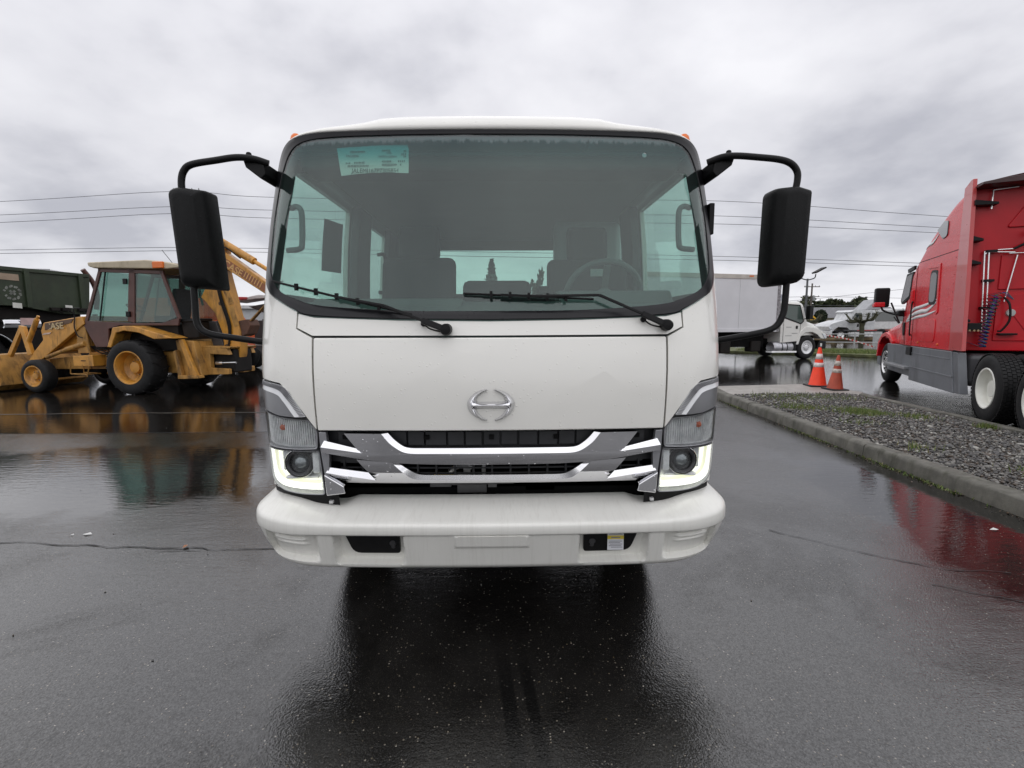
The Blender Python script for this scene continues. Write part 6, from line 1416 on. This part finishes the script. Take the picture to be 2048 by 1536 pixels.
def car(x, y, rz, m, label):
    c = thing('parked_car', label, 'car', (x,y,0), rz, 'cars parked by the far houses')
    g = G(); g.prism([(-2.2,.3),(2.2,.3),(2.25,.75),(1.2,.92),(.6,1.42),(-1.2,1.45),(-2.0,.95),(-2.25,.8)], -.88, .88, 'Y'); g.obj('body', m, c, bevel=.1)
    g = G(); g.prism([(1.05,.95),(.55,1.36),(-1.15,1.38),(-1.8,.96)], -.89, .89, 'Y'); g.obj('window', DKG, c, bevel=.02)
    for xx in (-1.35,1.35):
        for s in (-1,1): wheel(c, xx, s*.9, .32, .32, .2, .19, s, 'Y', MALU, dish=.03, lug=0)
car(37.5,55,R(5), M('car_dark', (.03,.03,.035), .25, coat=.6), 'dark grey parked car left of the far white tractor')
car(34.0,54,R(8), M('car_silver', (.50,.51,.54), .25, .4, coat=.6), 'silver parked car behind the hood of the box truck')
car(38.6,58,R(2), M('car_red', (.25,.03,.03), .25, coat=.6), 'dark red parked car behind the dark grey car')

def leaf_cloud(name, n, fn, size, mat, par):
    P = np.array([fn() for _ in range(n)]); a = rng.normal(0,1,(n,3)); a /= np.linalg.norm(a,axis=1)[:,None]; b = np.cross(a, rng.normal(0,1,(n,3))); b /= np.linalg.norm(b,axis=1)[:,None]
    s = size*rng.uniform(.6,1.4,(n,1)); V = np.stack([P-a*s-b*s*.6, P+a*s-b*s*.6, P+a*s+b*s*.6, P-a*s+b*s*.6], 1)
    o = mesh_np(name, V.reshape(-1,3), np.arange(4*n).reshape(-1,4), mat, par); return o
MLEAFD = island_mat('conifer_leaf', [(0,(.020,.032,.018)),(.35,(.030,.045,.024)),(.7,(.045,.060,.032)),(.9,(.06,.072,.042))], .8, .2)
MLEAFB = island_mat('broad_leaf', [(0,(.035,.048,.022)),(.35,(.05,.064,.03)),(.7,(.07,.08,.038)),(.9,(.09,.088,.048))], .8, .2)
MBARK = M('bark', (.06,.05,.04), .9, var=.3)
def tree(kind, h, r, n, name):
    t = thing(name, '', 'tree', (0,0,0))
    g = G(); g.tube([(0,0,0),(.05*h*.1,0,h*.4),(0,0,h*.85)], h*.022, 7, r2=h*.006)
    for i in range(5):
        a = i*2.3; z = h*(.3+.1*i); g.tube([(0,0,z),(math.cos(a)*r*.6,math.sin(a)*r*.6,z+h*.08)], h*.008, 5)
    g.obj('trunk', MBARK, t)
    blobs = [(random.uniform(-.6,.6)*r, random.uniform(-.6,.6)*r, h*random.uniform(.35,.92), r*random.uniform(.28,.5)) for _ in range(11)]
    def f_con():
        z = random.random()**1.4; k = (1-z)*(0.6+.4*abs(math.sin(z*26))); a = random.uniform(0,2*PI); q = r*k*math.sqrt(random.random()); return (q*math.cos(a), q*math.sin(a), h*(.10+.90*z)-q*.25)
    def f_br():
        b = random.choice(blobs); v = rng.normal(0,1,3); v = v/np.linalg.norm(v)*b[3]*(.55+.45*random.random()); return (b[0]+v[0], b[1]+v[1], b[2]+v[2]*.8)
    leaf_cloud('crown', n, f_con if kind == 'c' else f_br, h*.035, MLEAFD if kind == 'c' else MLEAFB, t)
    return t
protos = [tree('c', 9, 2.4, 900, 'conifer_tree'), tree('b', 8, 3.2, 1300, 'broadleaf_tree'), tree('b', 7, 3.6, 1200, 'broadleaf_tree'), tree('c', 7.5, 2.6, 800, 'conifer_tree')]
row = []
xx = 57.0; i = 0
while xx < 84:
    row.append((xx, 108+random.uniform(-6,8), random.uniform(.78,1.12), i)); xx += random.uniform(1.5,2.6); i += 1
row.sort(key=lambda q: q[0]/q[1]); used = set()
for j, (x, y, s, i) in enumerate(row):
    kx_ = random.choice([1,2,1,0,3,2]); src = protos[kx_]
    t = src if kx_ not in used else copy_tree(src)
    used.add(kx_); t.location = (x,y,0); t.scale = (s*1.2,s*1.2,s*.92); t.rotation_euler = (0,0,random.uniform(0,6))
    ORD = ['first','second','third','fourth','fifth','sixth','seventh','eighth','ninth','tenth','eleventh','twelfth','thirteenth','fourteenth','fifteenth','sixteenth','seventeenth','eighteenth','nineteenth']
    t['label'] = '%s dark tree from the left in the row beyond the far houses' % ORD[j]; t['group'] = 'trees beyond the far houses'
def lone(src, x, y, s, label):
    i = protos.index(src); t = src if i not in used else copy_tree(src); used.add(i)
    if 'group' in t: del t['group']
    t.location = (x,y,0); t.scale = (s,s,s); t['label'] = label; t.rotation_euler = (0,0,random.uniform(0,6)); return t
t = lone(protos[0], -1.5, 60, 1.08, 'pointed fir tree seen through the truck cab rear window'); t.scale = (.95,.95,1.02)
t = lone(protos[1], 3.9, 58, 1.2, 'tall narrow tree seen through the cab rear window beside the fir'); t.scale = (.32,.32,1.05)
lone(protos[2], 2.6, 75, .5, 'low bushy tree seen through the cab rear window')
lone(protos[3], 56.5, 100, .95, 'pointed conifer behind the lamp pole'); lone(protos[2], 53, 100, .95, 'broad tree behind the lamp pole')
for i in range(4): lone(protos[(i*2+1)%4], -40+i*4.5, 88+i*2, .62, ['low leafy tree at the end of the far left gap','low leafy tree behind the white shed','low round tree behind the small utility pole','low conifer by the white shed'][i])
# clipped round shrub by the house
sh = thing('clipped_shrub', 'dark clipped rounded shrub by the bungalow gable', 'shrub', (45.4,70,0))
g = G(); g.tube([(0,0,0),(0,0,2.3)], .10, 6); g.obj('stem', MBARK, sh)
def f_sh():
    v = rng.normal(0,1,3); v = v/np.linalg.norm(v)*(.75+.25*random.random()); return (v[0]*.85, v[1]*.8, 2.55+v[2]*.95)
leaf_cloud('foliage', 1600, f_sh, .09, MLEAFD, sh)
# pollarded street trees with stubby mossy limbs
def pollard(x, y, s, label):
    t = thing('pollarded_tree', label, 'tree', (x,y,0)); random.seed(int(x*10))
    MB_ = M('mossy_bark', (.055,.055,.03), .9, var=.4, vs=4)
    g = G(); g.tube([(0,0,0),(.05,0,.6),(-.02,0,1.2),(.02,0,1.65)], [.22,.19,.18,.24], 8); g.obj('trunk', MB_, t)
    for i in range(11):
        a = i*.57+random.uniform(-.3,.3); l = random.uniform(.6,1.6); c_, s_ = math.cos(a), math.sin(a); z1 = random.uniform(-.15,.2)
        g = G(); e_ = Vector((c_*l, s_*l, 1.85+z1+random.uniform(-.1,.35)))
        g.tube(catmull([(0,0,1.5),(c_*l*.35,s_*l*.35,1.72+z1*.5),(c_*l*.7,s_*l*.7,1.72+z1),e_], 3), .10, 6, r2=.07)
        for k in range(7):
            v = Vector((random.uniform(-1,1),random.uniform(-1,1),random.uniform(-.2,1))).normalized()*random.uniform(.15,.4); g.tube([e_-v*.1, e_+v*.5, e_+v], .035, 4, r2=.012)
        g.obj('limb', MB_, t)
    t.scale = (s,s,s); return t
pollard(30.2,41.0,1.0,'pollarded tree with mossy stubs before the far white tractor'); pollard(26.3,42.5,.95,'pollarded tree with mossy stubs behind the box truck cab')
